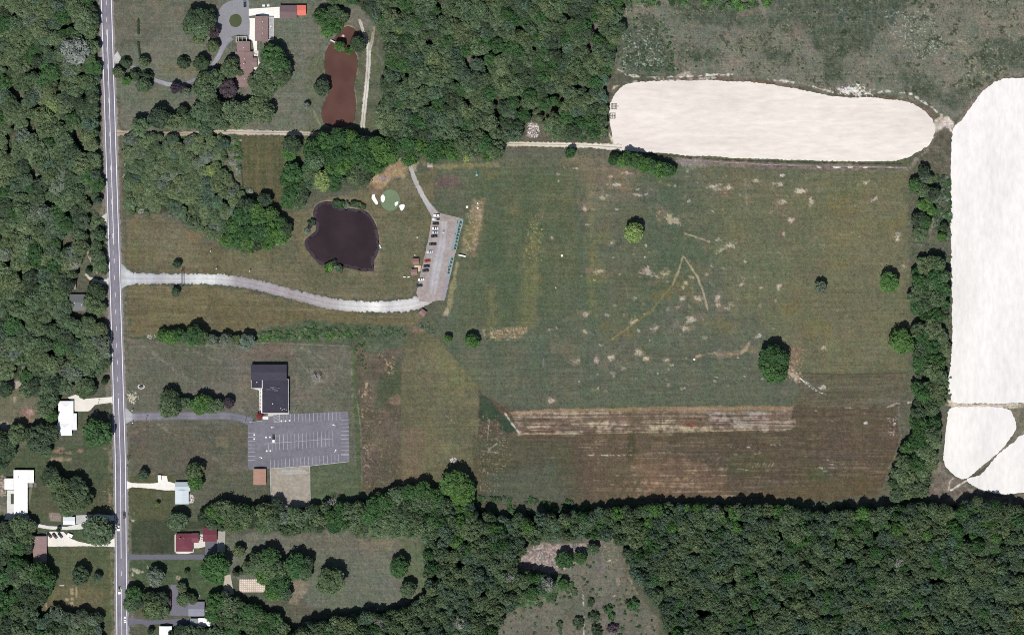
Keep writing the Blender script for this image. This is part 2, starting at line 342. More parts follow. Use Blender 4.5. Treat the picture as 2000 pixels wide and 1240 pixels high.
# lawn south of the drive
area([(250,568),(262,560),(300,558),(430,560),(520,575),(620,600),(700,612),(780,612),(830,618),(800,640),(600,632),(540,640),(480,650),(330,648),(300,655),(252,660)], (98,93,66), (113,106,78), nz=STX)
area([(400,570),(520,600),(700,625),(780,628),(780,634),(560,634),(420,648)], (104,96,66), (86,84,56), a=.6, soft=6, nz=STX)
for i in range(12): x = 600+i*17; blob(x, 608+abs(i-6)*1.0, 9, 2.2, (120,104,74), .5)
for i in range(10): blob(620+i*18, 622, 3, 1.6, (70,80,46), .8)
area([(520,640),(600,628),(700,632),(795,640),(790,660),(700,662),(620,664),(500,668),(500,652)], (62,80,52), (90,98,74), nz=NZ[4], soft=3)
speck([(500,650),(795,640),(790,664),(500,670)], (120,118,100), .78, .6)
line([(500,670),(560,671),(680,676),(688,682),(692,760),(700,800),(705,840),(708,960)], 2, (128,124,102), .75, 1.2, .4)
line([(250,664),(286,664)], 2, (124,120,100), .7); line([(247,585),(249,664)], 2, (130,110,90), .6, 1, .5)
# church lawn
area([(252,664),(500,672),(686,678),(690,760),(700,960),(600,990),(420,985),(252,985)], (90,94,76), (106,102,88), soft=2, rough=1, nz=NZ[1])
area([(470,674),(580,674),(575,700),(480,702)], (106,94,80), a=.6, soft=6, nz=NZ[3])
area([(255,820),(480,835),(482,900),(420,930),(255,925)], (94,86,70), (84,86,68), a=.7, soft=8, nz=NZ[2])
for a_, b_, wd in (((300,690),(380,750),5),((340,672),(430,705),3),((310,830),(345,850),4),((390,880),(440,905),3),((255,845),(290,838),3),((390,672),(440,680),6),((600,690),(660,760),3),((570,690),(620,745),4),((605,720),(655,768),2.5),((590,680),(690,730),2.5),((570,775),(590,790),3),((450,790),(490,812),3)):
    line([a_, b_], wd, (132,126,112), .5, 4, 2, .2)
blob(580,740,5,22,(130,124,108),.5); blob(405,870,0.1,.1,(0,0,0),0); area([(420,852),(446,852),(446,874),(422,872)], (112,104,84), a=.7, soft=2, rough=1)
line([(688,700),(690,780)], 3, (140,136,124), .4, 3, 2, .3)
area([(686,680),(692,680),(706,960),(698,960)], (78,92,58), a=.8, soft=3, rough=1)
area([(604,905),(690,900),(702,960),(690,985),(606,985)], (80,92,66), (90,98,74), soft=3, rough=1, nz=NZ[2])
area([(252,920),(420,925),(490,915),(525,915),(530,985),(400,985),(252,985)], (82,86,66), a=.7, soft=6, nz=NZ[3])
# scrub field between church and range
area([(692,668),(790,645),(786,700),(785,760),(782,850),(788,955),(708,965),(705,840)], (84,80,62), (104,94,78), soft=3, rough=2, nz=NZ[2])
area([(735,745),(780,700),(785,760),(782,775),(755,785),(742,800),(730,790)], (66,80,54), (80,88,62), soft=10, rough=8, a=.8)
area([(700,660),(795,644),(788,680),(720,690)], (72,92,62), (92,100,78), a=.8, soft=6, nz=NZ[4])
area([(758,776),(780,770),(782,790),(760,792)], (126,108,86), a=.7, soft=3, rough=3)
for p in ([(738,690),(770,690),(772,725),(750,740),(735,720)], [(698,745),(725,740),(730,800),(725,825),(705,820)], [(710,820),(725,900),(715,940),(708,900)]): speck(p, (176,152,124), .58, .75, gate=NZ[3]); speck(p, (70,58,46), .7, .6, NZ[8])
speck([(700,790),(780,790),(788,950),(710,960)], (150,128,106), .8, .5)
# olive meadow wedge
area([(795,650),(850,650),(935,755),(934,850),(925,900),(928,985),(860,960),(788,952),(782,850),(786,700)], (92,92,68), (104,101,74), soft=2, rough=1.5, nz=NZ[1])
area([(815,670),(850,660),(932,756),(930,800),(880,790),(830,720)], (112,108,78), a=.4, soft=16, nz=NZ[2])
area([(785,840),(830,835),(830,950),(788,950)], (112,96,76), a=.6, soft=8); area([(860,760),(880,760),(880,860),(855,850)], (98,98,76), a=.5, soft=10)
line([(870,720),(885,840)], 6, (108,104,80), .4, 4, 2)
blob(815,645,18,10,(140,120,92),.5); blob(872,870,18,10,(118,116,80),.5)
for a_, b_ in (((870,810),(888,826)),): line([a_, b_], 1.5, (168,156,136), .7, 1.2, .6, .2)
line([(850,655),(895,705),(935,755)], 2.5, (80,84,66), .5)
# --- driving range meadow
area([(975,290),(1200,300),(1330,312),(1500,322),(1770,332),(1775,470),(1780,600),(1778,730),(1560,735),(1555,790),(1000,802),(935,755),(850,650),(870,600),(885,520),(905,430),(930,400),(880,330),(850,325)], (82,90,70), (96,97,80), nz=NZ[0], soft=6)
area([(1380,330),(1770,335),(1775,725),(1560,735),(1500,640),(1440,600),(1400,480)], (104,102,76), (96,98,74), soft=50, rough=14, nz=NZ[1], a=.95)
area([(1540,520),(1700,330),(1772,335),(1776,720),(1560,730)], (108,104,77), (99,97,74), soft=40, nz=NZ[1], a=.75)
area([(920,320),(1130,330),(1150,520),(1080,640),(900,640),(890,520),(920,420)], (74,86,60), (86,92,68), soft=40, a=.7, nz=NZ[2])
area([(1180,420),(1400,430),(1380,620),(1200,640)], (76,88,66), (92,94,74), soft=40, a=.6, nz=NZ[2])
area([(900,680),(1500,670),(1560,760),(1010,800)], (84,90,72), (92,94,78), soft=25, a=.75, nz=STX)
area([(1560,735),(1770,728),(1772,800),(1745,795),(1550,795),(1560,770)], (86,82,64), (98,92,76), soft=2, rough=2, nz=STX)
line([(1560,728),(1640,732),(1770,728)], 3, (72,66,52), .8, 2, .6)
line([(1560,740),(1562,770),(1545,785)], 2, (76,78,56), .6)
mt = np.clip((GX-845)/20, 0, 1)*np.clip((1780-GX)/10, 0, 1)*np.clip((GY-300)/10, 0, 1)*np.clip((800-GY)/10, 0, 1); canvas *= 1+mt[..., None]*np.array([.05, .07, .01])
VB = fbm(70, 3, ax=.55, ay=7, gain=.7); vb = (VB-.5)[..., None]*np.clip((GX-840)/60, 0, 1)[..., None]*np.clip((1500-GX)/300, .35, 1)[..., None]*np.clip((GY-300)/20, 0, 1)[..., None]*np.clip((800-GY)/60, 0, 1)[..., None]*2; canvas *= 1+vb*np.array([.11, .03, .03])
canvas *= (1+.10*(STX-.5)[..., None])
# yellowed strips
for x, y0, y1, wd in ((1045,425,560,16),(1000,400,420,14),(1165,500,560,26),(1155,330,620,10),(1035,480,640,30),(1180,440,470,24),(960,560,640,16)):
    area([(x-wd/2,y0),(x+wd/2,y0),(x+wd/2+3,y1),(x-wd/2-3,y1)], (112,110,72), a=.5, soft=12, rough=6)
speck([(1030,420),(1062,420),(1062,510),(1020,510)], (158,148,104), .72, .7)
area([(925,390),(945,390),(940,440),(932,490),(918,505),(900,500),(905,460),(918,420)], (108,108,78), (126,118,90), soft=7, rough=4, nz=NZ[4])
area([(935,395),(944,395),(938,440),(928,500),(920,500),(928,440)], (150,130,104), a=.65, soft=3, rough=2)
speck([(915,400),(945,395),(928,500),(902,500)], (176,158,124), .66, .6)
area([(874,590),(890,510),(896,510),(888,570),(880,612),(866,612)], (150,142,110), (120,116,80), a=.85, soft=2, rough=2, nz=NZ[4])
area([(866,600),(880,590),(878,614),(866,614)], (178,156,138), a=.6, soft=3)
line([(906,432),(895,470),(886,510),(868,587)], 1.6, (70,92,70), .8)
for x, y in ((1125,310),(1150,318),(1180,330),(1200,345),(1215,360),(1190,385),(1150,400),(1160,380)): blob(x, y, 26, 12, (128,116,94), .45, spk=.4)
area([(1100,310),(1190,312),(1250,345),(1225,380),(1160,370)], (118,108,84), a=.55, soft=20, rough=10)
rb = np.random.RandomState(8)
for x, y, rx, ry, r in ((1183,360,7,5,0),(1206,361,8,3,0),(1142,410,3,10,-10),(1228,338,14,3,8),(1193,345,5,4,0),(1152,462,3,3,0),(1078,464,2,2,0),(1403,372,16,4,12),(1421,366,12,5,-30),(1388,365,16,3,10),(1475,355,8,9,0),(1519,360,12,8,0),(1530,397,9,8,0),(1546,428,7,8,0),(1568,372,18,4,5),(1584,392,5,8,0),(1690,358,9,5,0),(1425,483,22,4,0),(1435,482,18,3,0),(1270,532,16,6,20),(1285,538,14,6,-20),(1300,535,14,4,0),(1262,527,8,5,0),(1340,552,4,4,0),(1332,565,4,5,0),(1332,582,9,5,0),(1362,582,9,5,0),(1402,583,5,9,0),(1455,545,8,6,0),(1455,510,6,4,0),(1147,612,9,8,0),(1153,616,7,4,0),(1086,641,5,3,0),(1075,643,7,3,0),(1148,648,7,4,0),(1236,628,14,5,-30),(1282,640,5,7,0),(1337,640,8,8,0),(1350,624,12,6,0),(1420,598,12,6,0),(1404,595,8,5,0),(1247,690,10,5,35),(1263,700,9,4,20),(1303,704,6,4,0),(1165,703,8,8,40),(1128,706,9,5,0),(1168,757,6,4,0),(1077,783,6,4,30),(1548,730,6,10,0),(1610,677,5,6,0),(1530,450,3,14,0),(1520,560,4,10,20),(1763,520,8,4,0),(1755,460,6,10,0),(1195,700,14,7,0),(1322,600,6,4,0),(1175,530,12,6,0),(1195,473,4,4,0),(1285,415,8,7,0),(1315,425,12,16,0),(1775,640,5,4,0)):
    blob(x+rb.uniform(-2, 2), y+1, rx*rb.uniform(1.4, 2.6), ry*rb.uniform(1.2, 2.2), [(128,118,94), (134,116,98), (120,118,84)][rb.randint(3)], rb.uniform(.2, .45), r+rb.uniform(-20, 20), rough=.8)
    for _ in range(5): blob(x+rb.uniform(-.5, .5)*rx, y+rb.uniform(-.5, .5)*ry, rx*rb.uniform(.35, .8), ry*rb.uniform(.3, .7), [(200,190,172), (184,166,146), (172,164,150), (166,160,128)][rb.randint(4)], rb.uniform(.25, .8), r+rb.uniform(-30, 30), rough=.9, soft=.8, spk=1.3)
for _ in range(150):
    x, y = (rb.uniform(1120, 1520), rb.uniform(500, 770)) if _ < 90 else (rb.uniform(1080, 1740), rb.uniform(320, 500)); q = rb.uniform(.8, 3.2); blob(x, y, q*rb.uniform(1, 2.4), q, [(196,188,172), (176,164,146), (160,158,128), (186,176,166)][rb.randint(4)], rb.uniform(.2, .85), rb.uniform(-40, 40), rough=.8, soft=.6, spk=1.2)
for _ in range(60): x, y = rb.uniform(900, 1760), rb.uniform(320, 780); q = rb.uniform(5, 22); blob(x, y, q*1.6, q, [(118,112,76), (122,108,88), (74,90,66), (112,112,100), (84,96,70)][rb.randint(5)], rb.uniform(.12, .35), rb.uniform(-40, 40), rough=.9, soft=.9)
for p in ([(1334,502),(1325,530),(1314,556)], [(1336,502),(1362,540),(1375,575)], [(1375,575),(1382,605)], [(1338,456),(1385,472)]): line(p, 3.4, (164,152,124), .8, 1.5, .7)
line([(1195,663),(1235,635),(1275,605),(1312,558)], 4, (128,120,80), .85, 1.5, .7); line([(1200,662),(1238,635),(1278,603),(1305,570)], 1.2, (70,66,50), .6, 1, .4)
line([(1455,350),(1460,410)], 3.5, (130,120,106), .6, 1.6, .8); line([(1235,497),(1283,490)], 2.5, (132,124,96), .6, 1.6, 1, .3)
line([(1470,492),(1520,492),(1535,503)], 3, (128,120,104), .5, 2, 1, .3); line([(1340,320),(1336,500)], 3, (112,108,88), .4, 3, 2, .2)
for x0, x1, y in ((1620,1700,488),(1690,1740,515),(1560,1640,480)): line([(x0, y), (x1, y)], 2, (132,118,104), .4, 2, 1, .3)
area([(970,642),(1010,640),(1035,645),(1000,662),(960,662),(945,655)], (146,128,98), (110,104,76), a=.85, soft=5, rough=4, nz=NZ[4]); speck([(940,645),(1035,638),(1010,664),(950,664)], (190,170,142), .6, .6)
line([(1360,696),(1390,690),(1440,692),(1455,686),(1462,672)], 5, (170,150,122), .7, 3, 2, .2); area([(1400,690),(1480,672),(1475,690),(1405,698)], (140,124,98), a=.5, soft=5)
blob(1552,705,16,28,(130,112,88),.8,10,spk=.6); blob(1552,735,12,10,(196,180,158),.7,0,spk=1.2); speck([(1535,680),(1570,680),(1570,745),(1540,745)], (178,150,122), .7, .6)
line([(1562,738),(1590,762),(1612,770)], 1.5, (226,228,220), .85, 1, .6, .25); line([(1575,745),(1600,766)], 1.5, (150,180,156), .8, 1.2, .8, .3); blob(1610,758,8,5,(190,196,182),.7,spk=1.4)
line([(1772,786),(1750,788),(1722,802)], 3.4, (176,168,158), .8, 1.4, .8)
blob(1252,440,12,10,(122,116,110),.4); blob(1405,690,10,10,(110,110,100),.4); line([(1056,711),(1066,711)], 1, (180,180,178), .4, 1, .5); line([(1062,700),(1061,716)], 1, (180,180,178), .45, 1, .5)
for x, y, r in ((1415,640,30),(1280,580,26),(1545,600,30),(1600,640,40),(1640,400,30),(1660,410,16),(1640,520,22),(1330,560,40),(1740,440,30),(960,340,24),(1230,650,20),(1175,640,22)): blob(x, y, r, r*.55, (118,106,62), .35)
# wheel tracks and strip below the big pale field
area([(1320,308),(1500,318),(1780,326),(1778,334),(1500,330),(1320,320)], (134,122,114), (98,90,74), soft=2, rough=2, nz=NZ[4]); line([(1240,300),(1400,312),(1560,317),(1700,320),(1760,320)], 2, (52,54,38), .85, 1.5, 1)
line([(1330,312),(1500,322),(1770,328)], 1.2, (176,160,156), .8, 1, .6); line([(1500,324),(1770,331)], 1.2, (60,56,44), .7, 1, .5)
for x in (1600,1630,1637,1660,1690): blob(x, 327, 5, 1.6, (232,226,208), .8, spk=.6)
line([(980,291),(1110,293),(1220,300),(1320,310)], 3, (104,100,82), .7, 2, 1)
blob(1350,318,26,10,(150,142,134),.5,spk=1.4)
# teeing-ground surroundings, sandy shoulder near the north path
area([(720,350),(755,330),(782,308),(800,320),(800,342),(770,345),(745,370),(735,365)], (146,122,96), (168,150,116), soft=6, rough=4, nz=NZ[3])
area([(800,312),(815,318),(812,335),(802,335)], (170,160,128), a=.8, soft=3, rough=3); area([(830,322),(975,318),(975,326),(860,330)], (130,122,86), a=.7, soft=5, rough=4)
blob(748,347,12,7,(136,128,126),.8); blob(735,375,20,14,(132,112,92),.5)
area([(850,352),(862,345),(885,343),(896,347),(895,360),(885,366),(870,364),(858,368),(852,366)], (104,92,78), (96,86,76), soft=1.5, rough=.7); line([(851,368),(852,355),(862,345),(885,342),(896,347),(896,360)], 1.2, (130,118,96), .7)
line([(728,395),(745,425)], 4, (120,102,78), .5)
for x, y in ((761,403),(748,412)): blob(x, y, 6, 10, (122,108,82), .5)
# --- south-east hayfield
area([(935,765),(1010,805),(1000,802),(1560,792),(1745,795),(1758,850),(1752,885),(1735,920),(1720,965),(1600,978),(1400,972),(1200,978),(1100,985),(985,990),(925,985),(925,900),(934,850)], (80,72,54), (96,86,68), soft=3, rough=2, nz=STX)
area([(925,850),(1110,862),(1140,980),(925,985)], (76,78,56), (88,86,66), soft=16, rough=8, a=.85, nz=STX)
area([(950,925),(1080,900),(1110,985),(940,990)], (84,92,76), a=.5, soft=16)
area([(936,760),(1012,840),(985,846),(970,820),(938,825)], (52,66,48), (64,76,56), soft=4, rough=3)
speck([(935,812),(975,812),(1000,880),(970,960),(935,960)], (150,136,110), .74, .65); speck([(935,812),(1000,812),(1000,960),(935,960)], (48,50,36), .72, .5, NZ[8])
line([(955,822),(952,860)], 2.2, (166,160,146), .7, 1.2, .7, .2); line([(955,878),(970,866)], 2.2, (176,170,148), .8, 1.2, .6); line([(940,880),(975,884)], 2, (160,150,132), .6, 1.2, 1, .3)
area([(992,804),(1100,798),(1350,793),(1550,792),(1548,802),(1350,805),(1100,812),(1000,810)], (152,130,102), (128,110,84), soft=2, rough=1.5, nz=STX)
area([(1000,810),(1150,803),(1548,800),(1548,838),(1400,840),(1120,846),(1015,847)], (120,104,86), (88,76,60), soft=2, rough=1.5, nz=STX)
area([(1000,810),(1150,803),(1548,800),(1560,838),(1400,840),(1120,846),(1015,847)], (158,144,124), (140,124,104), soft=3, rough=2, nz=STX, strk=.46)
area([(1040,828),(1230,826),(1230,845),(1015,847)], (186,172,148), soft=5, rough=5, strk=.44, a=.8); area([(1260,824),(1320,818),(1380,838),(1270,845)], (190,178,142), soft=8, rough=8, strk=.42, a=.8)
area([(1380,806),(1550,803),(1550,838),(1385,838)], (168,158,148), soft=10, rough=8, strk=.42, a=.8); area([(1225,804),(1252,804),(1252,832),(1225,832)], (88,78,60), a=.6, soft=6)
area([(1010,805),(1220,800),(1220,812),(1010,815)], (176,160,136), strk=.5, a=.8, soft=4)
blob(1127,834,9,5,(108,92,72),.8); blob(1353,830,6,5,(140,66,58),.7); blob(1340,826,16,8,(116,80,66),.5)
line([(987,808),(1002,830),(1015,846)], 2.6, (190,184,170), .85, 1.2, .8, .2); line([(1015,847),(1120,847),(1300,843),(1545,838)], 1.3, (176,160,130), .8, 1, .5)
area([(1140,848),(1300,845),(1340,970),(1140,975)], (102,90,70), (88,78,58), soft=14, rough=8, a=.7, nz=STX); area([(1100,850),(1740,845),(1740,960),(1150,970)], (140,122,100), a=.5, soft=20, strk=.6); area([(1225,845),(1240,845),(1240,900),(1228,900)], (66,66,44), a=.8, soft=4, rough=3)
area([(1240,900),(1330,900),(1420,930),(1420,965),(1260,968)], (138,112,90), (106,88,68), a=.5, soft=24, nz=STX); area([(1240,890),(1420,890),(1430,968),(1240,968)], (168,142,116), a=.7, soft=16, strk=.55)
area([(1420,880),(1500,890),(1500,930),(1420,920)], (74,78,52), a=.5, soft=12); area([(1570,900),(1620,910),(1620,950),(1570,940)], (78,84,54), a=.6, soft=12)
area([(1600,850),(1745,850),(1740,890),(1600,900)], (90,78,62), a=.6, soft=12, nz=STX); area([(1450,960),(1720,930),(1710,970),(1500,975)], (92,82,56), a=.6, soft=10)
rs = np.random.RandomState(5)
for (x0, x1, y0, y1, n, L, c) in ((1150,1235,855,890,9,50,(186,172,152)),(1435,1540,868,888,12,40,(196,186,176)),(1590,1640,790,850,14,16,(200,192,184)),(1640,1740,795,880,14,26,(172,158,150)),(1440,1500,905,940,10,26,(190,180,170)),(1590,1630,880,920,8,30,(204,196,196)),(1380,1540,930,965,10,30,(160,140,122)),(1160,1240,925,960,10,18,(176,158,144)),(1000,1330,890,900,6,60,(150,134,112)),(1100,1240,865,880,4,60,(150,134,112)),(1630,1700,885,935,8,26,(164,150,136)),(1270,1360,905,960,12,30,(184,160,136))):
    for i in range(n):
        x = rs.uniform(x0, x1); y = rs.uniform(y0, y1); l = L*rs.uniform(.3, 1); line([(x-l/2, y), (x+l/2, y+rs.uniform(-.8, .8))], rs.uniform(.5, 1.1), c, rs.uniform(.25, .85), 1.1, .5, .5)
line([(1150,889),(1232,889)], 1.2, (196,188,172), .8, 1, .7, .4); line([(1433,887),(1490,886)], 1.3, (200,192,182), .8, 1, .6, .35)
for i in range(7): x = 1470+i*6; line([(x, 912), (x+5, 904)], .9, (176,168,142), .5, 1, .4)
speck([(1735,815),(1752,815),(1752,850),(1738,850)], (190,182,172), .66, .8); blob(1690,826,5,3,(214,206,206),.8); line([(1755,795),(1760,850),(1752,885),(1735,915)], 2.5, (126,116,90), .7, 1.6, .8)
line([(1650,796),(1700,797)], 1.2, (180,172,164), .7, 1, .6, .3)
# --- top right fallow land
area([(1225,-110),(2130,-110),(2130,160),(1960,152),(1920,172),(1880,225),(1850,240),(1815,205),(1740,188),(1640,182),(1500,158),(1380,150),(1260,150),(1205,140),(1195,120),(1215,60)], (104,109,91), (124,119,103), nz=NZ[2])
for p in ([(1215,30),(1290,40),(1320,140),(1210,145),(1200,110)], [(1300,-110),(1420,-110),(1430,20),(1460,50),(1380,55),(1310,40)], [(1500,-110),(1820,-110),(1790,0),(1740,50),(1700,100),(1610,95),(1560,60),(1500,62)], [(1600,95),(1650,95),(1650,160),(1610,160)], [(1740,110),(1800,150),(1870,185),(1920,130),(1900,200),(1840,210),(1760,180)], [(1900,80),(2130,60),(2130,120),(1930,135)], [(1330,90),(1400,85),(1400,130),(1330,120)], [(1480,80),(1560,95),(1540,130),(1480,110)], [(1420,10),(1480,15),(1490,50),(1440,45)]):
    area(p, (66,80,60), (84,92,74), a=.85, soft=14, rough=14, nz=NZ[4], rz=2)
FP = [(1205,-100),(2120,-100),(2120,140),(1880,215),(1500,150),(1210,140)]
speck(FP, (52,64,46), .58, .8, NZ[9], gate=NZ[6]); speck(FP, (50,58,42), .66, .75, NZ[7], gate=NZ[3]); speck(FP, (150,152,136), .8, .6, NZ[8], gate=NZ[6]); speck([(1205,-100),(2120,-100),(2120,140),(1880,215),(1500,150),(1210,140)], (140,126,108), .72, .4, NZ[8])
speck([(1215,60),(1280,50),(1300,130),(1215,135)], (160,178,166), .72, .8); speck([(1720,20),(1820,20),(1850,100),(1790,120),(1740,70)], (172,180,166), .7, .65); speck([(1630,10),(1690,10),(1690,50),(1630,50)], (150,160,148), .8, .6); speck([(1820,60),(2000,60),(1960,140),(1860,160)], (156,150,128), .74, .6)
blob(1252,8,14,6,(180,172,164),.8,20,spk=1.2); blob(1460,25,30,10,(132,118,102),.5); blob(1560,60,22,26,(124,110,98),.4); blob(1260,12,24,8,(120,106,92),.6)
line([(1205,120),(1196,180),(1190,260)], 4, (110,100,86), .6, 3, 2); line([(1215,45),(1207,80),(1200,120)], 5, (120,106,90), .5, 3, 2)
# tracks along the pale fields
area([(1186,150),(1215,158),(1196,180),(1188,230),(1190,290),(1180,275)], (86,88,70), (104,96,82), soft=4, nz=NZ[4])
area([(1225,157),(1400,150),(1500,160),(1640,184),(1740,190),(1800,205),(1840,236),(1835,250),(1822,232),(1795,208),(1700,188),(1560,172),(1400,154),(1240,158)], (96,82,68), (120,104,88), soft=2, rough=1.5, nz=NZ[4])
line([(1208,136),(1222,146),(1260,151),(1330,151),(1380,147),(1440,146)], 2.3, (222,216,204), .8, 1.5, 1.6, .25); line([(1205,135),(1235,150),(1320,157),(1400,152)], 2, (196,184,168), .7, 1.5, 1, .3)
line([(1500,156),(1560,162),(1610,176),(1650,186),(1690,184),(1740,178),(1780,184),(1812,205),(1840,225)], 2.2, (214,208,198), .8, 1.5, 1.8, .3); blob(1672,178,34,9,(236,230,222),.9,6,spk=1.4); blob(1340,145,16,5,(196,188,176),.6,spk=1.2)
line([(1196,178),(1200,170),(1215,163),(1245,159)], 2, (196,186,166), .8, 1.5, 1, .3)
line([(1195,262),(1200,285),(1215,292)], 7, (214,210,190), .8, 3, 2, .3)
area([(1822,232),(1850,228),(1868,240),(1860,262),(1845,250),(1826,258)], (224,216,204), (170,158,140), soft=4, rough=4, nz=NZ[4])
line([(1832,262),(1815,290),(1790,312),(1778,330)], 6, (136,126,114), .7, 2.5, 2, .2); line([(1960,150),(1925,170),(1895,205),(1872,240)], 6, (128,116,102), .7, 2.5, 1.5)
area([(1830,262),(1858,262),(1858,330),(1850,345),(1780,345),(1800,310)], (86,86,68), (100,96,80), soft=4, nz=NZ[4])
# east margin
area([(1778,335),(1856,335),(1858,640),(1855,760),(1845,850),(1840,900),(1860,930),(1900,960),(1860,985),(1700,985),(1722,960),(1750,890),(1762,850),(1755,795),(1778,730),(1780,600),(1775,480)], (82,88,66), (100,98,80), soft=4, nz=NZ[3])
blob(1820,435,5,30,(140,126,110),.7,10,spk=.6); line([(1856,640),(1852,760),(1858,785)], 4, (110,100,90), .8, 2, 1)
line([(1775,786),(1835,786),(1855,792)], 4, (196,188,172), .8, 2, 1.4)
area([(1852,782),(1900,788),(2130,785),(2130,800),(2000,798),(1960,796),(1858,798)], (214,206,192), (190,178,160), soft=2, rough=2, nz=STX)
line([(1870,790),(2120,788)], 2, (140,128,108), .7, 1.4, 1, .3); line([(1960,794),(2120,786)], 1.5, (110,100,82), .7, 1.2, 1, .35)
area([(1968,800),(2040,785),(2130,780),(2130,790),(1998,845),(1975,870),(1940,898),(1912,922),(1898,925),(1930,900),(1968,868),(1982,845),(1980,818)], (104,104,86), (122,114,98), soft=2, rough=1.5, nz=NZ[4])
line([(1905,918),(1940,893),(1975,860),(2010,838),(2060,812)], 1.6, (150,140,124), .8, 1.2, .8); line([(1912,922),(1945,897),(1980,866)], 2, (66,62,50), .7, 1.2, .6)
area([(1838,900),(1845,915),(1862,930),(1895,950),(1930,966),(1980,968),(2130,962),(2130,985),(1840,985),(1815,975),(1822,900)], (104,96,84), (122,114,98), soft=3, nz=NZ[4])
line([(1856,958),(1888,938)], 2.5, (228,222,210), .9, 1.2, .8); line([(1852,960),(1855,940),(1862,933)], 1.6, (196,188,176), .7, 1.2, .6)
# --- southern meadows
area([(436,1042),(560,1040),(680,1038),(820,1045),(826,1080),(832,1150),(790,1180),(700,1195),(640,1190),(600,1180),(560,1140),(450,1130),(440,1080)], (96,103,82), (108,108,94), nz=NZ[1])
area([(500,1040),(700,1040),(815,1050),(800,1080),(660,1090),(540,1070)], (104,100,84), a=.55, soft=12); blob(740,1062,50,10,(122,112,90),.5); line([(763,1060),(765,1105)], 3, (124,114,92), .5, 2, 1)
area([(780,1050),(826,1060),(830,1160),(790,1140)], (84,98,62), a=.6, soft=8); area([(570,1145),(590,1120),(600,1150),(580,1180),(566,1175)], (136,124,104), a=.75, soft=4, rough=4); blob(590,1140,18,12,(124,112,98),.5)
area([(1010,1112),(1035,1062),(1120,1058),(1190,1046),(1212,1070),(1218,1115),(1250,1160),(1285,1210),(1290,1350),(950,1350),(960,1230),(1010,1170),(1050,1158)], (98,98,82), (112,109,95), nz=NZ[2])
area([(1008,1114),(1035,1064),(1120,1062),(1175,1058),(1150,1075),(1110,1090),(1110,1110),(1075,1120),(1045,1108),(1015,1120)], (128,116,110), (150,138,130), soft=3, rough=3, nz=NZ[4]); speck([(1008,1114),(1035,1064),(1120,1062),(1175,1058),(1110,1112),(1015,1120)], (190,180,172), .6, .6); speck([(1008,1114),(1035,1064),(1175,1058),(1075,1120)], (74,66,58), .7, .6, NZ[8])
speck([(1120,1058),(1190,1046),(1212,1070),(1290,1230),(1290,1240),(960,1240),(1010,1170)], (70,78,54), .66, .6, NZ[9], gate=NZ[6]); speck([(1160,1060),(1212,1070),(1230,1110),(1190,1110)], (150,136,116), .7, .5)
line([(1138,1155),(1140,1190)], 2, (206,200,176), .8, 1.2, .8, .2); line([(1140,1205),(1142,1350)], 2.2, (214,206,186), .85, 1.2, .6); line([(1230,1130),(1245,1160)], 3, (150,138,112), .5, 2, 1, .3); line([(1188,1095),(1192,1094)], 2, (210,206,190), .8); blob(1200,1163,5,2,(206,198,172),.8,-30)
blob(1207,1135,4,9,(150,132,122),.6)
# --- west yards
area([(-120,742),(60,742),(110,775),(115,850),(60,870),(-120,870)], (96,98,74), (108,106,84), nz=NZ[2]); area([(0,745),(75,740),(60,752),(20,760),(0,755)], (190,180,164), (150,140,122), soft=4, rough=3)
blob(55,808,16,13,(140,112,96),.8,spk=.7); blob(60,806,7,6,(176,150,136),.6); blob(8,830,14,8,(176,164,156),.5,spk=1); blob(85,825,14,10,(130,124,104),.5); blob(28,778,3,8,(170,166,150),.5)
area([(-120,875),(80,872),(214,860),(218,1010),(190,1005),(150,1000),(60,1010),(58,940),(-120,925)], (72,84,58), (82,88,64), nz=NZ[2]); area([(100,893),(140,893),(142,901),(98,901)], (142,128,106), a=.85, soft=2, rough=1.5)
for x, y in ((120,876),(112,882),(135,884),(156,879),(205,876)): blob(x, y, 8, 4, (150,118,106), .7, spk=.8)
area([(160,785),(217,788),(217,855),(160,850),(150,830)], (76,80,58), (94,92,72), nz=NZ[3]); blob(212,812,4,6,(190,180,158),.8,spk=.8); blob(186,806,4,5,(124,120,108),.7)
area([(60,945),(220,940),(220,1000),(180,1012),(150,1002),(95,1002),(60,1008)], (76,84,58), (88,88,66), nz=NZ[2]); area([(97,1001),(119,1001),(119,1018),(97,1018)], (136,126,116), soft=1.5, rough=.8)
area([(90,1030),(220,1030),(222,1052),(160,1056),(140,1036)], (74,88,58)); area([(95,1068),(222,1066),(224,1350),(205,1350),(206,1215),(72,1190),(112,1140),(98,1110)], (76,88,58), (88,92,64), nz=NZ[2])
area([(75,1150),(120,1140),(205,1150),(205,1195),(150,1205),(72,1190)], (104,98,70), a=.75, soft=8, rough=4)
for x0,y0,x1,y1 in ((137,1148,143,1160),(148,1146,151,1167),(137,1175,143,1185)): box(x0,y0,x1,y1,(160,148,120),soft=1.2,rough=.6,a=.8)
blob(130,1169,5,5,(176,164,136),.8); blob(141,1169,3,3,(160,150,122),.8); line([(91,1148),(90,1183)], 2.6, (184,172,150), .8, 1.2, .8, .2); line([(97,1143),(86,1146)], 3, (206,194,168), .7, 1.2, .8); line([(117,1143),(125,1143)], 2, (236,236,230), .9, 1, .3); blob(110,1190,10,2.5,(190,180,182),.7,spk=.8)
line([(213,860),(213,1000)], 3, (96,100,64), .6); line([(212,1065),(214,1240)], 2, (90,96,60), .6); line([(217,1080),(220,1240)], 4, (128,114,92), .6, 2, 1.5, .2); blob(215,975,4,10,(158,132,112),.7,spk=.8); blob(214,987,3,3,(160,152,128),.8)
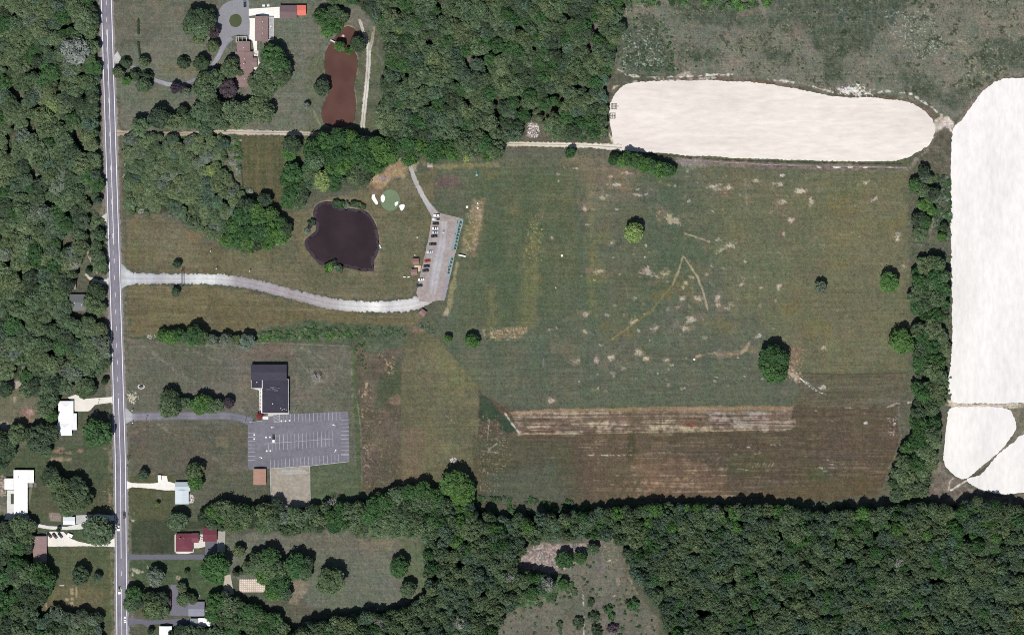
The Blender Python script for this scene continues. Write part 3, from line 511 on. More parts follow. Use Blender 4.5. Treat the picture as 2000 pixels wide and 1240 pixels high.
# --- yards east of the road
area([(252,925),(345,925),(342,985),(330,1018),(258,1014),(252,985)], (88,86,58), (78,84,58), nz=STY); area([(256,1016),(330,1015),(395,1018),(400,1028),(345,1040),(340,1082),(258,1080)], (60,68,48), (70,76,56), soft=2, rough=1, nz=NZ[2])
area([(255,1095),(400,1092),(440,1090),(437,1165),(410,1175),(330,1142),(258,1150)], (68,84,56), (80,92,64), soft=2, nz=NZ[3]); area([(256,1222),(312,1225),(312,1350),(256,1350)], (76,86,60), (86,90,70))
for x, y, r in ((289,1108,4.2),(348,1127,4),(364,1118,5),(389,1163,2.5)): blob(x, y, r, r, (178,164,140), .85, spk=.7); blob(x, y, r*.55, r*.55, (100,94,70), .8)
blob(268,1114,12,4,(186,184,164),.8,10,spk=1); blob(259,1122,2,5,(190,180,160),.8); blob(259,1016,5,4,(196,188,168),.8,spk=1); blob(262,1003,3,4,(110,124,90),.6); blob(258,777,9,10,(196,188,160),.9,spk=1.6)
for x, y in ((308,965),(312,975)): blob(x, y, 6, 7, (110,106,88), .4)
blob(466,1130,10,4,(128,134,122),.6); blob(372,974,6,8,(200,190,178),.8,spk=1.4); line([(243,940),(248,968)], 4, (112,100,80), .5)
area([(-120,925),(12,935),(14,960),(0,1000),(-120,1010)], (96,98,80)); blob(5,945,10,18,(196,176,160),.6,spk=1.6); blob(5,995,16,10,(140,136,124),.5)
# woodland floor beyond the frame
for k in range(0): pass
GH = vnoise(3.2)*.5+vnoise(6)*.5; canvas *= 1+(GH-.5)[..., None]*np.array([.10, .0, -.10])
WN = np.random.RandomState(3).rand(H_, W_)
canvas *= (1+.30*(NZ[7]-.5)[..., None]+.26*(NZ[8]-.5)[..., None]+.44*(WN-.5)[..., None]+.16*(NZ[4]-.5)[..., None]+.08*(STY-.5)[..., None])
canvas *= (1+.22*(STXF-.5)[..., None]+.05*(STYF-.5)[..., None])
hs = (HUE-.5)[..., None]*2; canvas *= 1+hs*np.array([.09, -.03, .02]); hs = (NZ[6]-.5)[..., None]*2; canvas *= 1+hs*np.array([.05, .05, -.02])

HEART = [(620,400),(632,395),(645,394),(656,400),(662,406),(680,407),(700,410),(714,413),(726,426),(734,442),(739,462),(740,482),(735,500),(730,508),(729,527),(715,528),(700,527),(680,522),(660,519),(645,517),(630,517),(620,511),(608,497),(599,484),(596,470),(606,461),(616,452),(619,442),(614,428),(613,412)]
BROWN = [(679,52),(690,56),(697,62),(697,88),(692,100),(697,112),(697,135),(692,158),(691,172),(694,195),(693,225),(688,242),(672,248),(652,248),(636,243),(629,228),(630,210),(636,195),(642,182),(644,168),(639,150),(635,130),(635,108),(641,92),(650,80),(660,66),(670,56)]
HC = [tuple(p[:2]) for p in catmull(HEART, True, 5)]; BC = [tuple(p[:2]) for p in catmull(BROWN, True, 5)]
for poly in (HC, BC):
    xs = [p[0] for p in poly]; ys = [p[1] for p in poly]; w_ = win(min(xs)-14, max(xs)+14, min(ys)-14, max(ys)+14); d = sdf(poly, w_)
    depth[w_] = np.minimum(depth[w_], -np.clip((d+2.2)/3.0, 0, 1)*1.3)
    edge = np.clip(1-np.abs(d+1.6)/1.5, 0, 1)*.75*np.clip(NZ[4][w_]*2.2-.6, 0, 1); apply(w_, edge, (168,152,128)); apply(w_, np.clip(d+.5, 0, 1), (80,66,58))

# assemble: fine grid in the middle, a few coarse rings out to the horizon
ox = [-6000, -2500, -900, -300, -160]; xs = np.concatenate([ox, gx, [2160, 2300, 2900, 4500, 8000]]); ys = np.concatenate([ox, gy, [1390, 1540, 2100, 3700, 7200]])
CX, CY = np.meshgrid(xs, ys); zz = np.pad(depth, 5); cc = np.pad(canvas, ((5, 5), (5, 5), (0, 0)), mode='edge')
far = np.ones(CX.shape, bool); far[5:-5, 5:-5] = False; cc[far] = tone((70,80,56))
nv = CX.size; co_ = np.stack([(CX-1000)*S, (620-CY)*S, zz], -1).reshape(-1, 3).astype(np.float32)
idx = np.arange(nv).reshape(CX.shape); q = np.stack([idx[:-1, :-1], idx[1:, :-1], idx[1:, 1:], idx[:-1, 1:]], -1).reshape(-1, 4)
me = bpy.data.meshes.new('ground'); me.vertices.add(nv); me.vertices.foreach_set('co', co_.ravel()); nf = len(q)
me.loops.add(nf*4); me.loops.foreach_set('vertex_index', q.ravel().astype(np.int32)); me.polygons.add(nf); me.polygons.foreach_set('loop_start', np.arange(nf, dtype=np.int32)*4)
me.update(calc_edges=True)
ca = me.color_attributes.new('Col', 'FLOAT_COLOR', 'POINT'); cl = np.ones((nv, 4), np.float32); cl[:, :3] = np.clip(cc.reshape(-1, 3)/GAIN, 0, .93); ca.data.foreach_set('color', cl.ravel())
tag(link_mesh('ground', me, 'ground'), kind='structure')

# ------------------------------------------------------------------ water, fields, roads, drives
sheet('pond_water', HEART, -.45, 'pond_dark'); _ = [(p[0]+(668-p[0])*.035, p[1]+(462-p[1])*.035) for p in HEART]
strip('pond_margin', [(x, y, 5.5, (72,63,72)) for x, y in _+_[:1]], -.44, jit=1.6, seed=44); o = sheet('pond_water', BROWN, -.45, 'pond_brown')
sheet('pale_field', [(1212,172),(1240,162),(1300,158),(1400,157),(1500,164),(1560,175),(1640,190),(1700,191),(1760,197),(1800,212),(1822,235),(1826,255),(1815,280),(1790,300),(1750,314),(1700,316),(1600,314),(1500,311),(1400,307),(1300,300),(1215,294),(1199,288),(1195,260),(1190,230),(1193,198)], .04, 'sand', jit=.9, seed=4)
sheet('pale_field', [(2160,145),(1995,152),(1975,153),(1950,158),(1925,174),(1900,203),(1880,232),(1862,252),(1858,300),(1857,400),(1858,500),(1860,600),(1858,700),(1852,755),(1862,784),(1900,788),(2000,787),(2160,783)], .04, 'sand_pale', jit=.9, seed=5)
sheet('pale_field', [(1859,796),(1900,794),(1962,797),(1981,815),(1981,845),(1950,883),(1920,908),(1885,935),(1860,925),(1843,902),(1845,860),(1850,820)], .04, 'sand_pale', jit=.8, seed=6)
sheet('pale_field', [(1888,936),(1915,926),(1941,897),(1976,866),(2012,841),(2160,786),(2160,958),(2000,962),(1960,965),(1915,955)], .04, 'sand_pale', jit=.8, seed=7)
RC = [(205,-140),(207.5,0),(217,310),(226,600),(235,900),(238,1240),(239,1380)]
def rx(y):
    for (a, b), (c, d) in zip(RC, RC[1:]):
        if y <= d: return a+(c-a)*(y-b)/(d-b)
    return RC[-1][0]
ra = (136,133,144)
strip('road_shoulder', [(a, b, 29, (150,147,143)) for a, b in RC], .03, jit=.9, seed=8, step=4)
strip('road', [(a, b, 24, ra) for a, b in RC], .06, jit=.15, seed=9, step=6)
bm_ = MB()
def ribbon(mb, pts, wpx, z=.09):
    for p, q in zip(pts, pts[1:]):
        p_ = np.array([X(p[0]), Y(p[1])]); q_ = np.array([X(q[0]), Y(q[1])]); t = (q_-p_)/np.hypot(*(q_-p_)); n = np.array([-t[1], t[0]])*wpx*S/2
        mb.add([(*(p_-n), z), (*(q_-n), z), (*(q_+n), z), (*(p_+n), z)], [(0, 1, 2, 3)])
edges = list(range(-130, 1375, 31))
for off in (-9.6, 9.9): ribbon(bm_, [(rx(y)+off, y) for y in edges], 1.25)
ribbon(bm_, [(rx(y), y) for y in range(58, 497, 20)], 1.05); ribbon(bm_, [(rx(y), y) for y in range(770, 1110, 20)], 1.05); ribbon(bm_, [(rx(y), y) for y in range(1150, 1375, 20)], .8)
for y in list(range(-130, 50, 33))+list(range(505, 770, 33))+[1115]: ribbon(bm_, [(rx(y), y), (rx(y), y+9)], .8)
for y in range(60, 500, 33): ribbon(bm_, [(rx(y)-1.6, y), (rx(y)-1.6, y+9)], .5)
o = bm_.build('road_markings', 'white_paint'); o['kind'] = 'structure'

WH, GR = (206,206,206), (166,156,154)
strip('gravel_drive', [(228,542,62,(190,190,188)),(238,542,50,(190,192,192)),(246,543,34,(198,202,204)),(258,544,25,(196,200,204)),(280,544.5,21,(180,182,186)),(320,544.5,19,(182,182,186)),(360,545,19,(196,198,200)),(405,545,20,(214,214,214)),(440,547,20,(188,186,188)),(470,551,20,(164,158,162)),(520,561,20,(162,156,160)),(560,572,20,(158,151,154)),(600,582,20,(162,156,158)),(640,592,21,(170,165,166)),(680,597,21,(200,199,198)),(720,599,20,(222,220,218)),(760,599,22,(204,202,202)),(800,595,24,(218,216,214)),(825,588,24,(196,192,192)),(842,578,22,(182,174,172))], .04, jit=1.1, seed=11)
sheet('gravel_lot', [(846,416),(852,415),(895,425),(905,429),(890,492),(868,587),(858,586),(838,590),(820,588),(814,572),(817,555),(827,514),(836,470),(843,430)], .055, 'mottled_gravel', smooth=False, jit=.6, step=4, col=(168,157,154), seed=12)
strip('gravel_lot_wear', [(868,432,16,(168,160,160)),(864,470,18,(170,165,168)),(858,500,20,(176,173,176)),(850,540,20,(176,173,176)),(845,575,18,(170,164,166))], .07, jit=1.2, seed=13)
strip('path', [(794,304,3,(186,178,160)),(799,318,8,(178,174,168)),(810,350,9,(176,172,168)),(822,375,9,(182,178,176)),(835,398,10,(190,188,188)),(846,413,14,(176,170,168)),(850,420,16,(168,160,158))], .075, jit=.5, seed=14)
sheet('tee_strip', [(894.5,426.5),(905,428),(898,458),(890,489),(880,489),(887,460)], .085, 'painted_sheet', smooth=False, col=(142,160,162), seed=1)
sheet('tee_strip', [(878,499),(888,499),(879,540),(871,539)], .085, 'painted_sheet', smooth=False, col=(150,164,166), seed=1)
sheet('tee_strip', [(872,536),(878.5,541),(868,587),(860,586)], .08, 'painted_sheet', smooth=False, col=(158,152,160), seed=1)
DR = (150,140,126)
strip('dirt_lane', [(228,260,16,(190,178,160)),(242,260,10,(176,164,146)),(300,262,10,(166,154,136)),(380,261,9,(168,156,140)),(440,258,10,(190,180,166)),(500,259,10,(192,182,168)),(560,260,9,(188,178,162)),(615,262,9,(184,172,156)),(660,264,8,(176,166,152)),(700,268,10,(190,182,168)),(760,275,9,(170,160,144)),(860,280,9,(170,160,144)),(975,281,9,(196,186,168)),(1040,282,9,(216,206,188)),(1100,283,9,(220,212,196)),(1160,285,10,(228,222,208)),(1215,289,14,(226,218,206))], .06, jit=.8, seed=15, core=(112,104,84))
strip('dirt_track', [(702,38,5,(196,190,180)),(706,52,6,(200,194,184)),(713,72,6,(190,184,174)),(720,95,9,(200,196,188)),(719,130,9,(200,196,190)),(716,170,9,(204,198,190)),(711,215,9,(206,200,192)),(708,250,9,(190,184,172))], .04, jit=.6, seed=16, core=(128,122,104))
strip('dirt_track', [(732,40,3,(124,116,98)),(729,66,6,(150,144,128)),(726,82,6,(170,164,150)),(722,100,6,(190,186,176))], .045, jit=.5, seed=17, core=(104,104,80))
GD = (138,138,146)
strip('driveway', [(222,110,24,(190,188,184)),(231,117,16,(186,186,186)),(243,123,8,(166,166,170)),(260,131,6.5,GD),(275,141,6.5,GD),(290,151,7,GD),(312,160,8,(150,150,158)),(335,166,8.5,(152,152,160)),(358,164,7,GD),(378,157,7,GD),(398,146,7,GD),(412,132,8,(142,142,150)),(426,112,9,(146,146,154)),(434,95,11,(142,142,150)),(440,80,18,(144,144,152)),(447,70,26,(146,146,152))], .05, jit=.3, seed=18)
ring = [(458+36*math.cos(a)+(0 if math.cos(a) < 0 else 2), 38+36*math.sin(a)) for a in np.linspace(0, 2*math.pi, 24, endpoint=False)]
sheet('driveway', [(423,40),(426,24),(434,12),(446,4),(462,1),(484,1),(486.5,20),(486.5,73),(472,69),(462,69),(448,74),(436,84),(428,72),(422,56)], .06, 'painted_sheet', jit=.3, col=(146,146,152), seed=19)
sheet('roundabout_island', [(460+12.5*math.cos(a), 41+13*math.sin(a)) for a in np.linspace(0, 2*math.pi, 14, endpoint=False)], .09, 'painted_sheet', jit=.3, col=(84,92,66))
CW = (.80, .78, .74)
def conc(name, pts, z=.066, smooth=False, col=(250,246,240), jit=0): return sheet(name, pts, z, 'painted_sheet', smooth=smooth, col=col, jit=jit, seed=23)
conc('concrete_pad', [(486,18),(547,14),(548,36),(534,36),(532,32),(524,31),(523,33),(500,30),(486,32)]); conc('concrete_pad', [(486.5,36),(499.5,36),(499.5,72),(502,78),(502,140),(498,150),(494,150),(494,103),(496,98),(493,80),(487,78)], .055)
conc('concrete_pad', [(523,33),(534,33),(535,75),(524,81),(507,81),(507,78),(523,78)], .062, col=(196,190,178))
# church driveway and car park
strip('driveway', [(240,812,36,(176,176,178)),(248,813,28,(186,186,188)),(256,814,18,(176,176,180)),(266,814,15.5,(140,139,148)),(320,812.5,15.5,(126,125,135)),(400,812,15.5,(122,121,131)),(440,812,15.5,(122,121,131)),(468,816,15.5,(120,119,129)),(492,824,18,(116,114,124))], .045, jit=.3, seed=20)
sheet('car_park', [(484,829),(503,823),(516,822),(516,812),(534,806),(566,808),(574,808),(680,803),(682.5,901),(605,909),(528,914.5),(505,917),(487,917),(484,912)], .06, 'lot_asphalt', smooth=False)
sheet('gravel_pad', [(527.5,915),(605,910),(606,990),(570,992),(530,990)], .05, 'mottled_gravel', smooth=False, jit=.8, col=(164,156,144), seed=22)
strip('gravel_pad_worn_patch', [(548,921,10,(172,168,158)),(565,922,12,(176,173,166)),(590,921,10,(172,168,160)),(602,924,6,(166,160,150))], .06, jit=1, seed=25)
mk = MB(); mk2 = MB()
for i in range(17): x = 545.5+i*7.4; y0 = 808.5-(x-545)*.035; ribbon(mk, [(x, y0+.3), (x+.2, y0+16)], .5)
for i in range(10): y = 819.5+i*7.45; ribbon(mk, [(666, y+.4), (681.5, y)], .5)
for i in range(19):
    x = 516.5+i*7.42; my = 866.5-(x-516)*.075; a_, b_ = (15.5, 15.5)
    if i > 1: ribbon(mk, [(x, my), (x-.2, my-a_)], .5)
    if i > 0: ribbon(mk, [(x, my), (x+.2, my+b_-1)], .5)
ribbon(mk, [(516.5, 866.5), (650, 856.5)], .5)
for i in range(19): x = 528.5+i*7.4; by = 913.5-(x-528)*.083; ribbon(mk, [(x, by), (x-.2, by-15.5)], .5)
for i in range(8): y = 846+i*7.45; ribbon(mk, [(484.5, y), (498.5, y-.2)], .5)
ribbon(mk, [(666, 889), (681.5, 888)], .42); ribbon(mk, [(535, 808), (535, 824)], .5); ribbon(mk, [(545, 807.5), (545, 824)], .5); ribbon(mk, [(535, 824), (545, 824)], .5)
for i in range(5): ribbon(mk, [(535.3, 811+i*3), (544.7, 808.5+i*3)], .5)
ribbon(mk, [(487, 824.5), (516, 821)], .7)
o = mk.build('car_park_markings', 'worn_paint'); o['kind'] = 'structure'
for o_ in (o,): o_.location.z = 0.0
def arrow(cx, cy, ang):
    a = math.radians(ang); c, s = math.cos(a), math.sin(a)
    def P(u, v): return (X(cx+u*c-v*s), Y(cy+u*s+v*c), .095)
    mk2.add([P(-3.4,-.45), P(.6,-.45), P(.6,.45), P(-3.4,.45)], [(3,2,1,0)]); mk2.add([P(.6,-1.7), P(3.4,0), P(.6,1.7)], [(2,1,0)])
arrow(532,834.5,180); arrow(652,830,200); arrow(655,880,-60); arrow(509.5,893.5,30)
for x, y in ((549.5,822),(557.5,822),(565.5,821),(496.5,849),(496.5,857),(519.5,854),(527,853.5),(521,880.5),(528,880)): 
    a = [(X(x)+.62*math.cos(t), Y(y)+.62*math.sin(t), .095) for t in np.linspace(0, 2*math.pi, 8, endpoint=False)]; mk2.add(a, [tuple(range(8))])
o = mk2.build('car_park_arrow_markings', 'white_paint'); o['kind'] = 'structure'
ed = MB(); ribbon(ed, [(527.5,914.8),(605,909.5),(682,901)], .8, .1); ribbon(ed, [(527.5,915),(530,988)], .7, .1); ribbon(ed, [(605,910),(606,980)], .7, .1); o = ed.build('pale_kerb_edging', 'worn_paint'); o['kind'] = 'structure'
# other driveways
conc('driveway', [(132,776),(146,771),(152,769),(160,779),(217,775),(223,770),(223,792),(217,786),(186,790),(176,801),(172,803),(146,803),(144,785)], .05, col=(238,232,222))
conc('driveway', [(14,957),(27,957),(29,1004),(56,1006),(58,1014),(72,1022),(95,1027),(130,1028),(160,1022),(176,1005),(190,1004),(223,1006),(224,1016),(195,1016),(176,1022),(160,1033),(130,1034),(95,1033),(66,1028),(55,1016),(8,1014),(14,1000)], .05, col=(226,224,220), jit=.3)
conc('concrete_pad', [(148,1006),(176,1005),(168,1018),(158,1022),(148,1023)], .062, col=(196,196,194))
conc('driveway', [(90,1042),(98,1038),(124,1038),(136,1050),(150,1056),(175,1062),(205,1060),(224,1050),(224,1068),(205,1066),(170,1066),(95,1067),(91,1066)], .05, col=(240,234,224), jit=.3)
conc('driveway', [(240,936),(248,939),(258,943),(300,944),(309,942),(309,929),(326,929),(328,940),(344,944),(344,957),(320,957),(300,954),(258,951),(248,955),(240,958)], .05, col=(244,240,232), jit=.25)
sheet('driveway', [(244,1078),(251,1081),(260,1083),(400,1082),(401,1056),(423,1056),(423,1085),(404,1092),(260,1092),(251,1094),(245,1097)], .05, 'painted_sheet', smooth=False, jit=.2, col=(112,112,122), seed=31)
conc('concrete_pad', [(423.5,1037),(440,1037),(439,1078),(424,1078)], .055, col=(176,172,164)); conc('concrete_pad', [(377,1043),(400,1043),(401,1067),(388,1070),(379,1070),(378,1078),(366,1081),(346,1081),(341,1076),(341,1045),(344,1041)], .045, col=(226,220,210))
sheet('driveway', [(333,1141),(353,1141),(356,1160),(362,1178),(370,1180),(370,1202),(332,1201)], .05, 'painted_sheet', smooth=False, jit=.2, col=(120,120,132), seed=32)
sheet('driveway', [(246,1203),(258,1206),(290,1211),(374,1207),(389,1207),(389,1221),(345,1221),(300,1217),(288,1224),(278,1217),(258,1219),(247,1224)], .046, 'painted_sheet', smooth=False, jit=.2, col=(112,112,124), seed=33)
conc('concrete_pad', [(437,1125),(445,1122),(450,1121),(457,1160),(437,1162)], .05, col=(196,186,168)); conc('concrete_pad', [(399,1189),(407,1190),(407,1197),(399,1198)], .05)
strip('dirt_track', [(178,455,3,(128,122,104)),(172,480,4,(150,142,124)),(174,500,6,(168,160,144)),(181,515,4,(160,152,136)),(190,535,4,(150,142,126))], .04, jit=.6, seed=34, core=(100,100,78))
strip('dirt_track', [(166,535,4,(180,172,156)),(176,544,6,(200,192,178)),(192,550,7,(206,200,190)),(205,550,9,(206,204,200)),(214,549,14,(200,198,196))], .04, jit=.6, seed=35)
sheet('gravel_apron', [(198,424),(206,418),(212,416),(213,434),(206,432),(199,430)], .045, 'painted_sheet', jit=.4, col=(206,202,194))
sheet('golf_green', [(762+19*math.cos(a), 391+21*math.sin(a)) for a in np.linspace(0, 2*math.pi, 16, endpoint=False)], .05, 'painted_sheet', col=(120,136,108))
for i, p in enumerate(([(727,381),(731,379),(733,386),(738,395),(738,399),(735,400),(729,393),(726,388)], [(744,383),(748,380),(752,386),(751,392),(748,396),(744,391)], [(771,396),(778,394),(777,399),(773,403),(771,401)], [(780,402),(789,399),(790,405),(785,412),(783,411)])): sheet('sand_bunker', p, .08, 'bunker_sand')

# ------------------------------------------------------------------ buildings
def px_rect(x0, y0, x1, y1): return X(x0), X(x1), Y(y1), Y(y0)
def gable(mb, x0, x1, y0, y1, z, rise, axis, hip=0.0, ov=.45, th=.16):
    x0 -= ov; x1 += ov; y0 -= ov; y1 += ov
    if axis == 'x': a, b = (x0+hip, (y0+y1)/2), (x1-hip, (y0+y1)/2)
    else: a, b = ((x0+x1)/2, y0+hip), ((x0+x1)/2, y1-hip)
    t = [(x0,y0,z),(x1,y0,z),(x1,y1,z),(x0,y1,z),(a[0],a[1],z+rise),(b[0],b[1],z+rise)]; n = 6
    top = [(0,1,5,4),(2,3,4,5),(3,0,4),(1,2,5)] if axis == 'x' else [(1,2,5,4),(3,0,4,5),(0,1,4),(2,3,5)]
    vs = t+[(p[0], p[1], p[2]-th) for p in t]
    fs = top+[tuple(i+n for i in f[::-1]) for f in top]+[(i, n+i, n+(i+1) % 4, (i+1) % 4) for i in range(4)]
    return mb.add(vs, [f if k >= 8 else f for k, f in enumerate(fs)])
def fixn(o):
    bm = bmesh.new(); bm.from_mesh(o.data); bmesh.ops.recalc_face_normals(bm, faces=bm.faces); bm.to_mesh(o.data); bm.free(); return o
def opening(root, kind, x0, x1, y0, y1, z0, h, wd, side, t, col=(.75,.74,.72)):
    """a door or window with a frame on one side of a block; t = 0..1 along it"""
    if side in 'sn':
        yy = y0-.03 if side == 's' else y1+.03; cx = x0+(x1-x0)*t; sgn = -1 if side == 's' else 1
        f = MB().box(cx-wd/2-.1, cx+wd/2+.1, min(yy, yy-sgn*.08), max(yy, yy-sgn*.08), z0, z0+h+.1); g = MB().box(cx-wd/2, cx+wd/2, min(yy, yy+sgn*.03), max(yy, yy+sgn*.03), z0+.08, z0+h)
    else:
        xx = x0-.03 if side == 'w' else x1+.03; cy = y0+(y1-y0)*t; sgn = -1 if side == 'w' else 1
        f = MB().box(min(xx, xx-sgn*.08), max(xx, xx-sgn*.08), cy-wd/2-.1, cy+wd/2+.1, z0, z0+h+.1); g = MB().box(min(xx, xx+sgn*.03), max(xx, xx+sgn*.03), cy-wd/2, cy+wd/2, z0+.08, z0+h)
    o = f.build(kind, 'matt', root, col); g.build('pane' if kind == 'window' else 'door_leaf', 'glass' if kind == 'window' else 'matt', o, (.35,.3,.26) if kind != 'window' else None)
def house(name, label, cat, blocks, wall=(.5,.48,.44), group=None, vents=(), chimney=None, rotz=0.0, openings=True):
    x0, x1, y0, y1 = px_rect(*blocks[0][:4]); bx, by = (x0+x1)/2, (y0+y1)/2
    root = empty(name, (bx, by, 0), rotz); tag(root, label, cat, group); roofs = []
    for i, (a, b, c, d, h, axis, rise, rc, rm) in enumerate(blocks):
        x0, x1, y0, y1 = px_rect(a, b, c, d); x0 -= bx; x1 -= bx; y0 -= by; y1 -= by
        if i: h += .02*i
        mb = MB().box(x0, x1, y0, y1, 0, h)
        hip = 0
        if axis.endswith('h'): hip = min(x1-x0, y1-y0)*.45
        ax = axis[0]
        if ax in 'xy' and not hip:
            if ax == 'x': mb.add([(x0,y0,h),(x0,y1,h),(x0,(y0+y1)/2,h+rise*.94),(x1,y0,h),(x1,y1,h),(x1,(y0+y1)/2,h+rise*.94)], [(1,0,2),(3,4,5),(0,3,5,2),(4,1,2,5)])
            else: mb.add([(x0,y0,h),(x1,y0,h),((x0+x1)/2,y0,h+rise*.94),(x0,y1,h),(x1,y1,h),((x0+x1)/2,y1,h+rise*.94)], [(0,1,2),(4,3,5),(1,4,5,2),(3,0,2,5)])
        mb.build('wall', 'matt', root, wall)
        r = MB()
        if ax == 'f':
            r.box(x0-.12, x1+.12, y0-.12, y1+.12, h, h+.25); o = r.build('roof', rm, root, rc)
            p = MB()
            for q in ((x0-.25,x1+.25,y0-.25,y0-.02),(x0-.25,x1+.25,y1+.02,y1+.25),(x0-.25,x0-.02,y0-.02,y1+.02),(x1+.02,x1+.25,y0-.02,y1+.02)): p.box(*q, h+.1, h+.5)
            if rise: p.build('parapet', 'matt', o, (.62,.61,.6))
        else: o = fixn(gable(r, x0, x1, y0, y1, h+.06, rise, ax, hip).build('roof', rm, root, rc))
        roofs.append((o, x0, x1, y0, y1, h, rise, ax))
        if openings and h > 2:
            for side, L in (('s', x1-x0), ('n', x1-x0), ('w', y1-y0), ('e', y1-y0)):
                k = max(1, int(L/4.5))
                for j in range(k):
                    if i == 0 and side == 'w' and j == k//2: opening(root, 'door', x0, x1, y0, y1, .1, 2.1, 1.0, side, (j+.5)/k)
                    elif i == 0 or j % 2 == 0: opening(root, 'window', x0, x1, y0, y1, 1.0, 1.1, 1.3, side, (j+.5)/k)
    for (k, u, v, s) in vents:
        o, x0, x1, y0, y1, h, rise, ax = roofs[k]; x = x0+(x1-x0)*u; y = y0+(y1-y0)*v
        z = h+.25 if ax == 'f' else h+rise*(1-abs((v if ax == 'x' else u)-.5)*2)
        MB().cyl(x, y, z-.25, z+.5, s, s*.9, 8).cyl(x, y, z+.5, z+.62, s*1.35, s*1.1, 8).build('roof_vent', 'matt', o, (.75,.75,.74))
    if chimney:
        k, u, v = chimney; o, x0, x1, y0, y1, h, rise, ax = roofs[k]; x = x0+(x1-x0)*u; y = y0+(y1-y0)*v
        MB().box(x-.5, x+.5, y-.4, y+.4, h, h+rise+1.0, .05).box(x-.28, x+.28, y-.2, y+.2, h+rise+1.0, h+rise+1.25).build('chimney', 'matt', o, (.3,.17,.13))
    return root
SH, MR, MT = 'shingle', 'metal_roof', 'matt'
BRN = alb(146,124,122); CHR = alb(60,58,70)
house('house', 'long brown-roofed house reached by the looping driveway', 'house', [(461,103,493,170,3.0,'y',1.6,BRN,SH),(464,83,488,103.5,2.8,'y',1.3,BRN,SH),(488,115,501,131,2.6,'x',.8,BRN,SH)], vents=((0,.55,.8,.22),(0,.5,.66,.22),(0,.52,.56,.2),(0,.5,.4,.22),(0,.56,.22,.22),(1,.5,.45,.22)), chimney=(0,.55,.68))
house('garage', 'brown-roofed garage with a pale side deck beside the paved yard', 'garage', [(499.5,34,523,80,2.9,'y',1.5,BRN,SH)], vents=((0,.6,.78,.22),(0,.58,.52,.22),(0,.6,.3,.22)))
house('barn', 'brown shed with a bright red lean-to roof on its east end', 'shed', [(548,13,579,36,3.2,'x',1.3,alb(122,104,106),SH),(579.5,12.5,597,30,2.9,'x',.6,alb(228,122,108),MR)], openings=True)
ch = house('church', 'large dark flat-roofed church hall beside the striped car park', 'church', [(513,741,564,806,4.2,'f',.4,alb(66,64,76),MT),(492,713,559.5,741,4.6,'x',1.5,alb(72,70,82),SH),(492,741.3,513,757.5,4.0,'f',.4,alb(64,62,74),MT)], wall=(.4,.38,.36), vents=((0,.84,.12,.25),(0,.76,.1,.25),(0,.92,.1,.2),(0,.4,.28,.3),(2,.5,.7,.3),(0,.7,.14,.2)))
bx, by = ch.location.x, ch.location.y
cy_ = MB()
for x, y, w2, h2 in ((526,760,2.2,.8),(534,758,2.0,2.4),(542,757,2.4,.7),(540,762,1.6,1.2)): cy_.box(X(x)-bx-w2, X(x)-bx+w2, Y(y)-by-h2/2, Y(y)-by+h2/2, 4.4, 5.0, .08)
cy_.build('rooftop_unit', 'matt', ch, alb(104,102,114))
for i in range(7): MB().cyl(X(508)-bx, Y(762+i*7)-by, 0, 2.7, .16, n=8).build('column', 'matt', ch, (.7,.69,.67))
MB().box(X(510.5)-bx, X(512.4)-bx, Y(806)-by, Y(759)-by, 2.7, 2.85).build('walkway_canopy', 'matt', ch, (.74,.73,.7))
MB().cyl(X(507.5)-bx, Y(812)-by, 2.9, 3.2, 2.4, 2.3, 8).cyl(X(507.5)-bx, Y(812)-by, 3.2, 4.4, 2.2, .15, 8).build('red_canopy', 'shingle', ch, alb(128,52,56))
for a in range(4): MB().tube((X(507.5)-bx+1.6*math.cos(a*1.57+.78), Y(812)-by+1.6*math.sin(a*1.57+.78), 0), (X(507.5)-bx+1.6*math.cos(a*1.57+.78), Y(812)-by+1.6*math.sin(a*1.57+.78), 2.95), .1).build('canopy_post', 'matt', ch, (.7,.69,.66))
conc('concrete_walk', [(490,757.5),(506,762),(507,803),(512.5,806),(512.5,757.5)], .05, col=(226,222,214)); conc('concrete_walk', [(513,813),(524,813),(524,819),(513,819)], .09, col=(236,234,230)); conc('concrete_walk', [(523,807),(534,805),(534,812),(524,813)], .085, col=(204,200,194)); conc('concrete_walk', [(534,806),(564,806.3),(564,808.6),(534,809.5)], .08, col=(216,214,208))
house('storage_shed', 'tan-roofed shed at the south-west corner of the car park', 'shed', [(496.5,916.5,519,945,2.8,'y',1.0,alb(176,140,124),SH)])
white_m = (.80,.81,.83)
house('house', 'white metal-roofed house with a wide pale driveway, west of the road', 'house', [(116,784,143,826,3.0,'yh',1.4,white_m,MR),(114,826,140,849,3.0,'yh',1.3,white_m,MR),(143,808,149.5,838,2.6,'x',.5,(.72,.72,.74),MR)], vents=((0,.45,.55,.15),), chimney=None)
house('house', 'long flat white-roofed house on the western edge of the photograph', 'house', [(28,918,66.5,942,3.0,'f',.3,(.82,.82,.80),MT),(28.5,942.3,54.5,1003,2.9,'f',0,(.84,.83,.81),MT),(10,934,27.3,955,2.5,'f',0,(.76,.74,.72),MT)])
house('house', 'brown-roofed house with three dark cars parked beside it', 'house', [(67,1047.5,91,1096,2.9,'y',1.4,alb(156,132,130),SH)], vents=((0,.3,.9,.18),))
house('house', 'grey-roofed house tucked among the trees west of the road', 'house', [(138,576,168,606,3.0,'x',1.5,alb(112,114,116),MR)], vents=((0,.3,.5,.22),(0,.75,.35,.22)))
house('shed', 'small pinkish-roofed shed under the trees north of the grey house', 'shed', [(137.5,549,148,564,2.3,'y',.8,alb(176,144,140),SH)])
